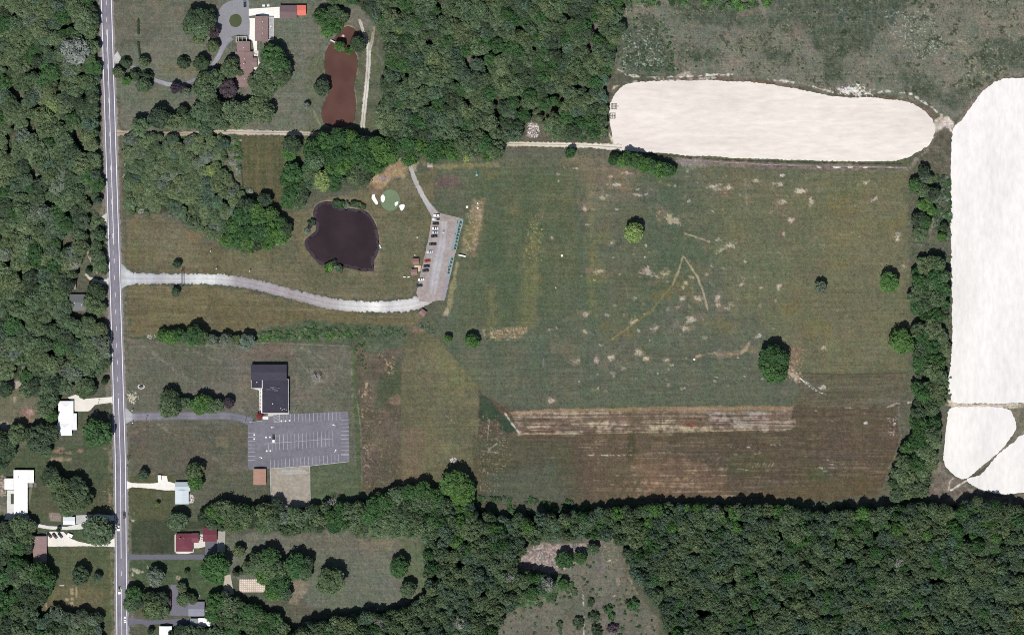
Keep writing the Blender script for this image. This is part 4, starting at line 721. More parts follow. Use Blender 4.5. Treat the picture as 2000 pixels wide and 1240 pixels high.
house('shed', 'small open white shed beside the gravel apron of the white-roofed house', 'shed', [(125,1010,146,1023,2.4,'x',.5,(.62,.65,.70),MR)])
house('house', 'pale blue metal-roofed house in two stepped halves', 'house', [(344,957.5,368,982.5,3.0,'y',1.2,alb(214,226,232),MR),(344,942,371,957.3,2.9,'x',1.2,alb(196,208,216),MR)])
house('house', 'red-roofed house with white patios beside an asphalt yard', 'house', [(345,1042,376,1075,3.0,'yh',1.7,alb(120,68,80),SH),(376.2,1041.5,387.5,1058,2.9,'x',1.3,alb(128,78,88),SH)], vents=((0,.5,.75,.2),), chimney=(0,.25,.75))
house('garage', 'plain red-roofed garage east of the red-roofed house', 'garage', [(398,1030,423,1055.5,2.8,'x',1.3,alb(116,66,76),SH)])
house('house', 'dark brown house almost hidden under two roadside trees', 'house', [(282,1157,333,1186,3.0,'x',1.5,alb(104,82,78),SH)])
house('garage', 'grey two-tone roofed garage at the end of an asphalt yard', 'garage', [(370,1175,399,1201,2.8,'x',2.2,alb(146,146,160),SH)])
house('shed', 'low white shed with a grey end beside the southern driveway', 'shed', [(389,1207,417,1220.5,2.6,'x',.5,(.80,.80,.79),MR),(373,1208,388.7,1221,2.5,'x',.5,alb(150,156,158),MR)])
house('house', 'white-roofed house cut by the bottom edge of the photograph', 'house', [(313,1223,335,1258,3.0,'y',1.2,(.76,.77,.78),MR)])
house('hut', 'northern brown hut of the pair beside the range car park', 'hut', [(807,506,817,516,2.4,'x',.8,alb(150,118,112),SH)], group='small brown huts beside the range car park')
house('hut', 'southern brown hut of the pair beside the range car park', 'hut', [(804,527,814,536,2.4,'x',.8,alb(150,122,118),SH)], group='small brown huts beside the range car park')
house('hut', 'small brown hut turned diagonally south of the curving gravel drive', 'hut', [(821,606,831,615,2.4,'x',.8,alb(150,120,116),SH)], rotz=math.radians(-38))
house('hut', 'tiny pinkish hut at the wood edge east of the path', 'hut', [(836,319.5,844,326.5,2.2,'x',.6,alb(178,158,154),MR)])
conc('concrete_pad', [(810,518),(822,519),(821,530),(813,531),(808,526)], .07, col=(216,196,166))

def on(root, name, rect, z0, z1, col, mat='matt', bev=.02):
    x0, x1, y0, y1 = px_rect(*rect); bx_, by_ = root.location.x, root.location.y
    return MB().box(x0-bx_, x1-bx_, y0-by_, y1-by_, z0, z1, bev).build(name, mat, root, col)
H = {o['label']: o for o in bpy.data.objects if 'label' in o and o.get('category') in ('house', 'garage')}
h1 = H['long brown-roofed house reached by the looping driveway']
conc('concrete_pad', [(494,98),(505,100),(504,112),(507,122),(512,124),(508,134),(504,136),(504,148),(500,152),(494,148)], .075, col=(232,226,218))
for rc_ in ((461,73,462.5,84),(461,72.5,482,73.8),(481,73,482.3,82),(466,74,467,83),(473,74,474,83)): on(h1, 'pergola_beam', rc_, 2.5, 2.72, alb(206,202,196))
gr_ = H['brown-roofed garage with a pale side deck beside the paved yard']
dk = on(gr_, 'deck', (524.2,34.5,534.5,78), .1, .6, alb(176,174,176))
for rc_ in ((533.6,34,534.6,78),(524.2,33.6,534.6,34.6),(524.4,77.4,534.6,78.4)): on(gr_, 'railing', rc_, .62, 1.5, alb(236,234,232))
rf_ = random.Random(6)
def patio_set(px, py, lb, col=(.6,.58,.56)):
    r_ = empty('patio_table', (X(px), Y(py), .1)); tag(r_, lb, 'patio table', 'garden tables on the patios'); MB().cyl(0,0,.68,.74,.6,n=14).build('table_top', 'matt', r_, col); MB().cyl(0,0,0,.68,.06,n=8).build('leg', 'matt', r_, (.1,.1,.1))
    for a in range(4):
        t_ = a*1.57+.4; c_ = empty('garden_chair', (X(px)+1.15*math.cos(t_), Y(py)+1.15*math.sin(t_), .1), t_); tag(c_, f"small dark garden chair, {('east','north','west','south')[a]} side of the {lb.split(' on ')[1] if ' on ' in lb else 'table'} table"[:90], 'chair', 'garden chairs on the patios')
        MB().box(-.24,.24,-.24,.24,.4,.46,.02).build('seat', 'matt', c_, (.04,.04,.045)); MB().box(.2,.26,-.24,.24,.46,.9).build('backrest', 'matt', c_, (.04,.04,.045)); MB().tube((-.2,-.2,0),(-.2,-.2,.4),.02).tube((-.2,.2,0),(-.2,.2,.4),.02).tube((.2,-.2,0),(.2,-.2,.4),.02).tube((.2,.2,0),(.2,.2,.4),.02).build('leg_frame', 'matt', c_, (.03,.03,.03))
patio_set(498.5, 108, 'round table on the long brown house patio'); patio_set(529, 52, 'round table on the pale garage deck'); patio_set(374.5, 975, 'round table on the pale blue house patio'); patio_set(393, 1050, 'round table on the red-roofed house patio')
for i_, (x_, y_) in enumerate(((515,12),(524,11))):
    r_ = empty('picnic_table', (X(x_), Y(y_), 0), .2*i_); tag(r_, ('left','right')[i_]+' white picnic table on the grass north of the concrete pad', 'picnic table', 'white picnic tables'); MB().box(-.9,.9,-.38,.38,.7,.76,.01).build('table_top', 'matt', r_, (.8,.8,.78))
    for s_ in (-1, 1): MB().box(-.9,.9,s_*.75-.13,s_*.75+.13,.42,.47).build('bench_seat', 'matt', r_, (.8,.8,.78))
    MB().box(-.7,-.6,-.8,.8,.3,.42).box(.6,.7,-.8,.8,.3,.42).box(-.7,-.6,-.1,.1,0,.7).box(.6,.7,-.1,.1,0,.7).build('frame', 'matt', r_, (.5,.5,.5))
conc('concrete_pad', [(368,966),(377,966),(379,974),(377,982),(368,982)], .06, col=(206,196,190))
hw = H['long flat white-roofed house on the western edge of the photograph']
on(hw, 'deck', (55.5,942.5,64,951), .1, .5, alb(150,144,140)); on(hw, 'deck', (66.8,942,71.5,951), .1, .5, alb(120,116,112))
on(hw, 'rooftop_unit', (36,930,38,932), 3.3, 3.9, alb(190,190,190))
sheet('garden_bed', [(58,953),(62,951),(61,965),(57,984),(55.5,984),(55.5,960)], .05, 'painted_sheet', jit=.3, col=(120,122,100)); sheet('garden_bed', [(21,964),(27.5,964),(27.5,984),(21,984)], .078, 'painted_sheet', smooth=False, col=(84,90,72))
# pool pad with rows of blocks
root = empty('patio', (X(492), Y(1143.5), 0)); tag(root, 'pale square-patterned patio south of the big yard tree', 'patio')
MB().box(-25*S, 25*S, -12.5*S, 12.5*S, 0, .12, .02).build('slab', 'matt', root, alb(196,180,162))
tl = MB()
for i in range(13):
    for j in range(6): x = (-23+i*3.8)*S; y = (-10.6+j*4.1)*S; tl.box(x, x+2.6*S, y, y+2.9*S, .123, .16, .01)
tl.build('paving', 'matt', root, alb(228,218,206))

# ------------------------------------------------------------------ vehicles
def lerp_prof(prof, W, inset=0.0):
    vs = []; fs = []
    for x, z0, z1, wd in prof: vs += [(x, -wd/2, z0), (x, -wd/2, z0+(z1-z0)*.75), (x, -wd/2+.12, z1), (x, wd/2-.12, z1), (x, wd/2, z0+(z1-z0)*.75), (x, wd/2, z0)]
    n = len(prof)
    for i in range(n-1):
        for k in range(5): a = i*6+k; fs.append((a, a+1, a+7, a+6))
        fs.append((i*6+5, i*6, i*6+6, i*6+11))
    fs += [(5,4,3,2,1,0), tuple((n-1)*6+k for k in range(6))]; return vs, fs
VM = {}
def vmesh(kind):
    if kind in VM: return VM[kind]
    L, W, H = {'car': (4.5, 1.85, 1.45), 'suv': (4.7, 1.95, 1.75), 'pickup': (5.5, 2.0, 1.8)}[kind]; h = L/2
    body = MB(); b = [(-h, .45, .75, W*.8), (-h+.25, .28, .92, W*.95), (-h*.55, .25, .98, W), (h*.3, .25, 1.0, W), (h*.7, .25, .92, W*.97), (h-.1, .3, .78, W*.88), (h, .42, .65, W*.75)]
    body.add(*lerp_prof(b, W)); x0, x1 = {'car': (-h*.62, h*.32), 'suv': (-h*.9, h*.3), 'pickup': (-h*.12, h*.42)}[kind]
    gl = MB().add(*lerp_prof([(x0, .93, 1.0, W*.86), (x0+.45, .93, H-.06, W*.74), (x1-.75, .93, H-.06, W*.74), (x1, .93, 1.0, W*.86)], W))
    rf = MB().add(*lerp_prof([(x0+.5, H-.08, H-.01, W*.68), (x0+.8, H-.08, H, W*.72), (x1-1.0, H-.08, H, W*.72), (x1-.72, H-.08, H-.01, W*.68)], W))
    ms = {'body': (body.mesh('body'), 'paint'), 'window_glass': (gl.mesh('window_glass'), 'glass'), 'roof_panel': (rf.mesh('roof_panel'), 'paint')}
    if kind == 'pickup': ms['cargo_bed'] = (MB().box(-h+.2, x0-.15, -W/2+.25, W/2-.25, .9, 1.04).mesh('cargo_bed'), 'rubber')
    wh = MB()
    n = 14; vs = [(.34*math.cos(2*math.pi*i/n), s, .34+.34*math.sin(2*math.pi*i/n)) for s in (-.11, .11) for i in range(n)]
    wh.add(vs, [(i, (i+1) % n, n+(i+1) % n, n+i) for i in range(n)]+[tuple(range(n-1, -1, -1)), tuple(range(n, 2*n))]); wm = wh.mesh('wheel')
    hl = MB().box(-.08, .08, -.18, .18, -.08, .08, .02).mesh('headlight')
    for m_, k_ in list(ms.values())+[(wm, 'rubber'), (hl, 'lamp')]:
        if not m_.materials: m_.materials.append(M[k_])
    VM[kind] = (ms, wm, hl, h, W); return VM[kind]
def car(kind, px, py, ang, col, label, cat, group, name=None):
    ms, wm, hl, h, W = vmesh(kind); root = empty(name or {'car': 'car', 'suv': 'car', 'pickup': 'pickup_truck'}[kind], (X(px), Y(py), .08), math.radians(ang)); tag(root, label, cat, group)
    for nm, (me_, mt) in ms.items():
        o = bpy.data.objects.new(nm, me_); C.objects.link(o); o.parent = root; o.color = (*col, 1)
    for sx in (-h*.62, h*.62):
        for sy in (-W/2+.1, W/2-.1): o = bpy.data.objects.new('wheel', wm); C.objects.link(o); o.parent = root; o.location = (sx, sy, 0)
    for sy in (-W*.32, W*.32): o = bpy.data.objects.new('headlight', hl); C.objects.link(o); o.parent = root; o.location = (h-.1, sy, .68)
    return root
GL = 'cars parked along the west side of the range car park'
wt, bk, nv, sv = (.8,.8,.8), (.015,.015,.018), (.012,.016,.045), (.42,.48,.54)
for kind, x, y, a, c, l in (
 ('suv',853,421,182,wt,'white car at the northern end of the range car park row'), ('pickup',852,428.6,180,wt,'white pickup truck, second from the north in the range row'),
 ('suv',851,437,178,bk,'black car between two white vehicles in the range row'), ('car',849.7,446,180,wt,'white car just south of the black one in the range row'),
 ('car',850,454,183,sv,'silver-blue car between a white car and a black car, range row'), ('suv',848,461.6,184,(.02,.022,.03),'black car immediately south of the silver-blue car'),
 ('pickup',845,477,185,(.06,.065,.08),'dark grey pickup truck standing alone mid-row'), ('car',839.4,492,184,(.5,.6,.66),'pale blue car with empty bays on both sides'),
 ('car',834.8,509.5,185,(.28,.03,.025),'red car beside the northern brown hut'), ('car',833,520,184,nv,'dark blue car directly south of the red car'),
 ('suv',831,528.6,184,(.03,.025,.035),'blackish car beside the southern brown hut'), ('car',822.7,546,187,wt,'white car near the southern end of the range row'),
 ('car',819,557.8,182,(.02,.022,.03),'black car at the southern end of the range row')): car(kind, x, y, a, c, l, 'pickup' if kind == 'pickup' else 'car', GL)
RG = 'vehicles driving on the two-lane road'
car('suv', 243, 1005.5, 90.5, (.05,.055,.06), 'dark grey car in the right-hand lane of the road', 'car', RG); car('suv', 231.7, 1030, -89.5, wt, 'white car in the left-hand lane beside the big roadside tree', 'car', RG)
car('pickup', 233.2, 1152, -89.5, wt, 'white pickup truck in the left-hand lane, lower on the road', 'pickup', RG); car('car', 244.6, 1209, 90.5, wt, 'white car in the right-hand lane near the bottom edge', 'car', RG)
HG = 'dark cars parked beside the brown-roofed western house'
car('car', 96.8, 1045, -48, bk, 'leftmost of the three dark cars by the brown-roofed house', 'car', HG); car('suv', 107.2, 1046, -50, (.05,.025,.03), 'middle of the three dark cars by the brown-roofed house', 'car', HG); car('car', 118, 1045, -52, nv, 'dark blue car, rightmost of three by the brown-roofed house', 'car', HG)
car('pickup', 534.4, 856, 91, (.05,.055,.06), 'dark pickup truck with a white load alone in the church car park', 'pickup', None)
MB().box(X(534.4)-.85, X(534.4)+.85, Y(861.2)-1.0, Y(861.2)+1.1, 1.0, 1.55, .1).build('crate', 'matt', None, (.75,.75,.75)); tag(bpy.data.objects['crate'], 'white load lying on the bed of the dark pickup truck', 'crate')
car('pickup', 478.2, 8, 92, (.10,.16,.18), 'dark teal pickup truck parked at the top of the looping driveway', 'pickup', None)
def trailer(px, py, ang, label, L=4.0, W=2.0, H=1.9):
    r = empty('camper_trailer', (X(px), Y(py), .06), math.radians(ang)); tag(r, label, 'trailer')
    MB().box(-L/2, L/2, -W/2, W/2, .5, H, .18).build('body', 'paint', r, (.8,.8,.79)); MB().box(-.35, .35, -.35, .35, H, H+.18, .05).build('roof_vent', 'matt', r, (.55,.55,.55))
    MB().tube((L/2, 0, .5), (L/2+1.1, 0, .45), .05).build('drawbar', 'rubber', r); MB().box(-.5, .7, -W/2-.02, W/2+.02, 1.05, 1.5).build('window', 'glass', r)
    for s in (-1, 1): MB().tube((-.2, s*(W/2-.05), .33), (-.2, s*(W/2+.12), .33), .33, n=14).build('wheel', 'rubber', r)
trailer(137, 1044.7, -22, 'small white box trailer at the tip of the pale driveway', 4.0, 2.4); trailer(311.8, 932.5, 92, 'small white camper trailer on the pad of the pale blue house', 3.9, 2.3)
boat = empty('rowing_boat', (X(743), Y(483), .1), math.radians(-62)); tag(boat, 'small green and white rowing boat on the bank of the dark pond', 'boat')
bv = [(-1.9,-.45,.5),(-1.9,.45,.5),(-.6,.75,.5),(.8,.65,.52),(2.0,0,.6),(.8,-.65,.52),(-.6,-.75,.5)]; bl = [(x*.85, y*.6, 0) for x, y, z in bv]
MB().add(bv+bl, [(i,(i+1)%7,7+(i+1)%7,7+i) for i in range(7)]+[tuple(range(7,14))]).build('hull', 'paint', boat, (.05,.2,.13)); MB().box(-1.2,-.8,-.6,.6,.38,.44).box(.2,.6,-.6,.6,.38,.44).box(-1.9,1.0,-.3,.3,.44,.47).build('seat', 'paint', boat, (.7,.72,.7))

# ------------------------------------------------------------------ range furniture, signs, poles
MG = 'green hitting mats along the tee strip'; ords = ['first','second','third','fourth','fifth','sixth','seventh','eighth','ninth','tenth','eleventh','twelfth','thirteenth','fourteenth','fifteenth','sixteenth','seventeenth','eighteenth','nineteenth','twentieth']
mats = [(902,195),(890,235),(880,270),(878,300),(868,335),(862,370),(855,408),(845,450),(838,480),(808,597),(797,632),(787,675),(774,713),(768,748)]
m0 = None
for i, (zx, zy) in enumerate(mats):
    x, y = 740+zx/5.635, 400+zy/5.635
    r = empty('hitting_mat', (X(x), Y(y), .09), math.radians(-15)); tag(r, f'dark green hitting mat, {ords[i]} from the north end of the tee strip', 'golf mat', MG)
    if m0 is None:
        a = MB().box(-.75,.75,-.75,.75,0,.05,.02).build('turf', 'matt', r, (.03,.065,.05)); b = MB().box(-.75,-.45,.85,1.5,0,.35,.05).build('ball_tray', 'matt', r, (.03,.03,.035)); m0 = (a, b)
    else:
        for s_ in m0: c = s_.copy(); C.objects.link(c); c.parent = r
golf_k = [(866,205),(864,180),(880,230),(840,325),(836,385),(866,335),(812,445),(812,498),(762,692)]
def figure(px, py, ang, label, shirt, trous, z=.09):
    r = empty('person', (X(px), Y(py), z), math.radians(ang)); tag(r, label, 'person', 'people practising on the tee strip')
    bm = bmesh.new(); sk = bm.verts.layers.skin.verify()
    J = dict(p=(0,0,.92,.15), c=(0,.04,1.25,.16), n=(0,.08,1.46,.07), h=(0,.12,1.62,.10), h2=(0,.13,1.74,.085), sl=(-.19,.06,1.40,.06), el=(-.22,.22,1.15,.045), wl=(-.05,.38,.98,.035), sr=(.19,.06,1.40,.06), er=(.22,.22,1.15,.045), wr=(.05,.38,.98,.035), hl=(-.11,0,.88,.09), kl=(-.16,.05,.48,.065), al=(-.18,0,.08,.045), fl=(-.18,.18,.05,.04), hr=(.11,0,.88,.09), kr=(.16,.05,.48,.065), ar=(.18,0,.08,.045), fr=(.18,.18,.05,.04))
    V = {k: bm.verts.new(v[:3]) for k, v in J.items()}
    for k, v in J.items(): V[k][sk].radius = (v[3], v[3])
    V['p'][sk].use_root = True
    for a, b in ('pc','cn','nh','h h2'.split(' '),('c','sl'),('sl','el'),('el','wl'),('c','sr'),('sr','er'),('er','wr'),('p','hl'),('hl','kl'),('kl','al'),('al','fl'),('p','hr'),('hr','kr'),('kr','ar'),('ar','fr')): bm.edges.new((V[a], V[b]))
    me_ = bpy.data.meshes.new('body'); bm.to_mesh(me_); bm.free(); o = link_mesh('body', me_, 'matt', r, (.35,.22,.16))
    o.modifiers.new('s', 'SKIN'); o.modifiers.new('u', 'SUBSURF').levels = 1
    MB().box(-.2,.2,-.1,.2,1.0,1.44,.06).build('shirt', 'matt', r, shirt); MB().box(-.19,.19,-.12,.14,.55,1.0,.03).build('trousers', 'matt', r, trous)
    MB().tube((0,.38,.98),(.1,.85,.06),.015).build('golf_club', 'matt', r, (.5,.5,.5))
figure(893.6, 436.3, -15, 'person in a dark shirt at the north end of the tee strip', (.03,.03,.04), (.05,.05,.06)); figure(889, 458, -20, 'person in a white shirt halfway along the northern tee strip', (.75,.75,.75), (.05,.05,.08)); figure(875.3, 523, -12, 'person in a white shirt on the southern tee strip', (.7,.7,.7), (.1,.1,.1))
bag0 = None
for i, (zx, zy) in enumerate(golf_k[:8]):
    x, y = 740+zx/5.635, 400+zy/5.635; r = MB().cyl(0,0,0,.9,.16,.2,10).tube((.05,0,.9),(.12,.05,1.15),.02).tube((-.05,0,.9),(-.1,.04,1.12),.02).build('golf_bag', 'matt', None, (.02,.02,.03) if i % 2 else (.5,.5,.52)); r.location = (X(x), Y(y), .09)
    tag(r, f'{"dark" if i % 2 else "pale"} golf bag behind the tee strip, {ords[i]} of the eight from the right-hand end', 'golf bag', 'golf bags standing behind the tee strip')
r = empty('notice_board', (X(902.5), Y(499.5), 0), math.radians(-12)); tag(r, 'long white board on two posts east of the tee strip', 'board')
MB().box(-2.6,2.6,-.5,.5,1.8,1.95,.03).build('panel', 'matt', r, (.78,.78,.78))
for s in (-1, 1): MB().box(s*2.2-.06, s*2.2+.06, -.06, .06, 0, 1.8).build('post', 'matt', r, (.1,.1,.1))
for i, (x, y, s, lb) in enumerate(((912.3,404.5,1.6,'white square tee box beside two round ones, north of the tee strip'),(933,397.5,1.0,'northern round white target disc at the top of the pale strip'),(933,406.5,1.2,'southern round white target disc at the top of the pale strip'),(1097.5,499.5,1.5,'lone white target board in the middle of the range meadow'),(1356,701.5,1.3,'white target board near the southern edge of the meadow'),(1259.5,502.5,.7,'small cream marker west of the two pale diagonal lines'),(1085.5,562,.7,'small cream marker in the left of the range meadow'))):
    r = empty('target', (X(x), Y(y), 0)); tag(r, lb, 'target', None)
    (MB().box(-s/2, s/2, -s/2, s/2, .5, .62, .02) if i in (0, 3, 4) else MB().cyl(0, 0, .5, .62, s/2*1.1, n=14)).build('panel', 'matt', r, (.82,.8,.74)); MB().tube((0,0,0),(0,0,.5),.06).build('post', 'matt', r, (.3,.3,.3))
r = empty('playground_frame', (X(931), Y(342), 0)); tag(r, 'teal metal play frame on the grass near the wood edge', 'play frame')
MB().box(-.7,.7,-.7,.7,1.4,1.5,.03).build('deck', 'matt', r, alb(150,196,190)); MB().box(-.35,.35,.7,3.0,.7,.78).build('slide', 'matt', r, alb(90,140,128))
fb = MB()
for sx in (-1,1):
    for sy in (-1,1): fb.tube((sx*.65,sy*.65,0),(sx*.65,sy*.65,1.4),.05)
fb.build('leg', 'matt', r, (.05,.14,.12))
# gateway over the drive
r = empty('gateway', (X(356.5), Y(544), 0)); tag(r, 'timber gateway with a crossbeam spanning the gravel drive', 'gateway')
for sy in (-5.6, 5.6):
    for sx in (-.45, .45): MB().tube((sx, sy, 0), (sx, sy, 4.6), .17, .15, 8).build('post', 'matt', r, (.05,.04,.032))
MB().box(-.6,-.35,-6.4,6.4,4.6,4.9,.03).box(.35,.6,-6.4,6.4,4.6,4.9,.03).build('crossbeam', 'matt', r, (.06,.05,.04))
rw = MB()
for i in range(9): rw.box(-.8,.8,-6+i*1.5-.08,-6+i*1.5+.08,4.92,5.05)
rw.build('rafter', 'matt', r, (.08,.065,.05))
r = empty('planter_bed', (X(356), Y(528), 0)); tag(r, 'rocky planting bed at the north foot of the gateway', 'planting bed')
rr = random.Random(4)
def rocks(root, n, R, col, s=.5, ry=1.0):
    mb = MB()
    for i in range(n):
        a = rr.random()*6.28; d = R*math.sqrt(rr.random()); q = s*rr.uniform(.5, 1.2); x, y = d*math.cos(a), d*math.sin(a)*ry
        k = 7; vs = [(x+q*math.cos(6.28*j/k)*rr.uniform(.7,1.1), y+q*math.sin(6.28*j/k)*rr.uniform(.7,1.1), .02) for j in range(k)]+[(x+q*.7*math.cos(6.28*j/k), y+q*.7*math.sin(6.28*j/k), q*.6*rr.uniform(.8,1.1)) for j in range(k)]+[(x, y, q*.8)]
        mb.add(vs, [(j,(j+1)%k,k+(j+1)%k,k+j) for j in range(k)]+[(k+j,k+(j+1)%k,2*k) for j in range(k)])
    return mb.build('rocks', 'matt', root, col)
rocks(r, 14, 2.2, (.3,.22,.18), .4)
for x, y, n, R, c, s, ry_, lb in ((886,899,60,2.8,(.55,.5,.48),.45,.8,'pale pile of rubble in the olive meadow north of the wood'),(258,777,50,3.2,(.6,.57,.48),.32,1.2,'pale stone-strewn bed just east of the road'),(295,657,40,3.6,(.42,.36,.33),.4,.5,'pinkish brush pile west of the hedgerow'),(1042,254,55,4.5,(.6,.56,.5),.6,1.3,'white rubble heap in the clearing of the northern wood'),(1096,386,18,2.2,(.2,.18,.16),.3,1,'ring of dark stones in the upper meadow')):
    r = empty('rock_pile', (X(x), Y(y), 0)); tag(r, lb, 'rock pile'); rocks(r, n, R, c, s, ry_)
# church sign inside an oval border
r = empty('sign', (X(275.7), Y(755), 0)); tag(r, 'dark sign panel standing in a white oval kerb beside the road', 'sign')
n = 20; o_ = [(2.5*math.cos(2*math.pi*i/n), 1.75*math.sin(2*math.pi*i/n)) for i in range(n)]; vs = [(a, b, .0) for a, b in o_]+[(a, b, .25) for a, b in o_]+[(a*.78, b*.74, .25) for a, b in o_]+[(a*.78, b*.74, 0) for a, b in o_]
MB().add(vs, [f for i in range(n) for f in ((i,(i+1)%n,n+(i+1)%n,n+i),(n+i,n+(i+1)%n,2*n+(i+1)%n,2*n+i),(2*n+i,2*n+(i+1)%n,3*n+(i+1)%n,3*n+i))]).build('kerb', 'matt', r, (.7,.7,.68))
MB().box(-1.3,1.3,.15,.5,.4,2.3,.04).build('panel', 'matt', r, (.03,.03,.035)); MB().box(-1.5,1.5,.0,.65,0,.4).build('base', 'matt', r, (.35,.33,.31))
def pole(px, py, H, label, arm=True, group='wooden utility poles'):
    r = empty('utility_pole', (X(px), Y(py), 0), .1); tag(r, label, 'utility pole', group)
    MB().cyl(0,0,0,H,.16,.11,8).build('pole', 'matt', r, (.3,.27,.24))
    if arm: MB().box(-1.2,1.2,-.07,.07,H-.7,H-.55).build('crossarm', 'matt', r, (.35,.31,.28))
for x, y, lb in ((211,472,'utility pole on the west verge beside the scrubby strip'),(284.5,822,'utility pole on the grass beside the church driveway'),(479,823,'utility pole where the church driveway meets the car park'),(577,803,'utility pole on the north edge of the car park'),(191,790,'utility pole near the pale driveway of the white-roofed house'),(250,900,'utility pole on the east verge below the church driveway'),(206,958,'utility pole on the west verge beside the lawn')): pole(x, y, 9, lb)
LPG = 'slim light poles with round pale lamps'
for x, y, lb in ((412,491,'round lamp post north-east of the gateway, furthest from the drive'),(423,525,'lamp post just north of the drive, east of the gateway'),(488,530,'second lamp post north of the drive'),(258.8,801.5,'lamp post on the north corner of the church driveway mouth'),(259.5,825.5,'lamp post on the south corner of the church driveway mouth'),(815,464,'lone lamp post on the grass west of the range cars'),(866,455,'lamp post at the back of the tee strip')):
    r = empty('lamp_post', (X(x), Y(y), 0)); tag(r, lb, 'lamp post', LPG); MB().cyl(0,0,0,3.2,.07,.05,8).build('pole', 'matt', r, (.2,.2,.2)); MB().cyl(0,0,3.2,3.5,.28,.45,10).cyl(0,0,3.5,3.7,.45,.15,10).build('lantern', 'lamp', r)
def harrow(px, py, ang, label):
    r = empty('disc_harrow', (X(px), Y(py), .05), math.radians(ang)); tag(r, label, 'harrow', 'disc harrows parked at the end of the pale field')
    f = MB()
    for y in (-1.9, 0, 1.9): f.box(-1.9, 1.9, y-.08, y+.08, .6, .75)
    for x in (-1.9, 0, 1.9): f.box(x-.08, x+.08, -1.9, 1.9, .76, .9)
    f.box(1.9, 3.4, -.08, .08, .6, .75); f.build('frame', 'matt', r, (.05,.09,.07))
    d = MB()
    for s in (-1.3, 1.1):
        for i in range(9): y = -1.9+i*.475; d.tube((s-.02+abs(y)*.15, y, .32), (s+.03+abs(y)*.15, y+.04, .32), .32, n=10)
    d.build('disc_gang', 'matt', r, (.04,.04,.045)); w_ = MB()
    for s in (-.8, .8): w_.tube((0, s, .35), (0, s+.22, .35), .35, n=12)
    w_.build('wheel', 'rubber', r)
harrow(1199,208.5,0,'northern disc harrow on the western end of the pale field'); harrow(1196.5,227,180,'southern disc harrow on the western end of the pale field')
r = empty('footbridge', (X(651.5), Y(82.5), 0), math.radians(-28)); tag(r, 'short pale footbridge at the top of the brown pond', 'footbridge'); MB().box(-2.6,2.6,-.6,.6,.25,.4,.03).build('deck', 'matt', r, (.62,.62,.64))
for s in (-1,1): MB().box(-2.6,2.6,s*.62-.04,s*.62+.04,.42,1.1).build('railing', 'matt', r, (.5,.5,.52))
r = empty('fountain', (X(670), Y(71), -.45)); tag(r, 'small round pale fountain float in the brown pond', 'fountain'); MB().cyl(0,0,0,.18,1.1,1.0,14).build('float', 'matt', r, (.45,.36,.34)); MB().cyl(0,0,.18,.5,.25,.12,10).build('nozzle', 'matt', r, (.5,.48,.46))
for i, (x, y) in enumerate(((790,541),(798,541),(810.5,498.5),(652.5,521))):
    lb = ('white garden seat cluster west of the dark blue cars, left one','white garden seat, right one of the pair south of the huts','cream bin just north of the northern hut','pale round feature stone at the south edge of the dark pond')[i]
    if i < 2:
        r = empty('bench', (X(x), Y(y), 0), .4*i); tag(r, lb, 'bench'); MB().box(-.8,.8,-.3,.3,.4,.5,.02).build('seat', 'matt', r, (.75,.78,.8)); MB().box(-.8,.8,.3,.38,.5,1.0).build('backrest', 'matt', r, (.75,.78,.8))
        for s in (-.65,.65): MB().box(s-.05,s+.05,-.25,.25,0,.4).build('leg', 'matt', r, (.3,.3,.3))
    elif i == 2:
        r = empty('bin', (X(x), Y(y), 0)); tag(r, lb, 'bin'); MB().cyl(0,0,0,.95,.35,.42,12).build('body', 'matt', r, (.6,.52,.4)); MB().cyl(0,0,.96,1.05,.45,.3,12).build('lid', 'matt', r, (.75,.68,.55))
    else:
        r = empty('boulder', (X(x), Y(y), 0)); tag(r, lb, 'boulder'); rocks(r, 3, .5, (.34,.38,.38), 1.2)

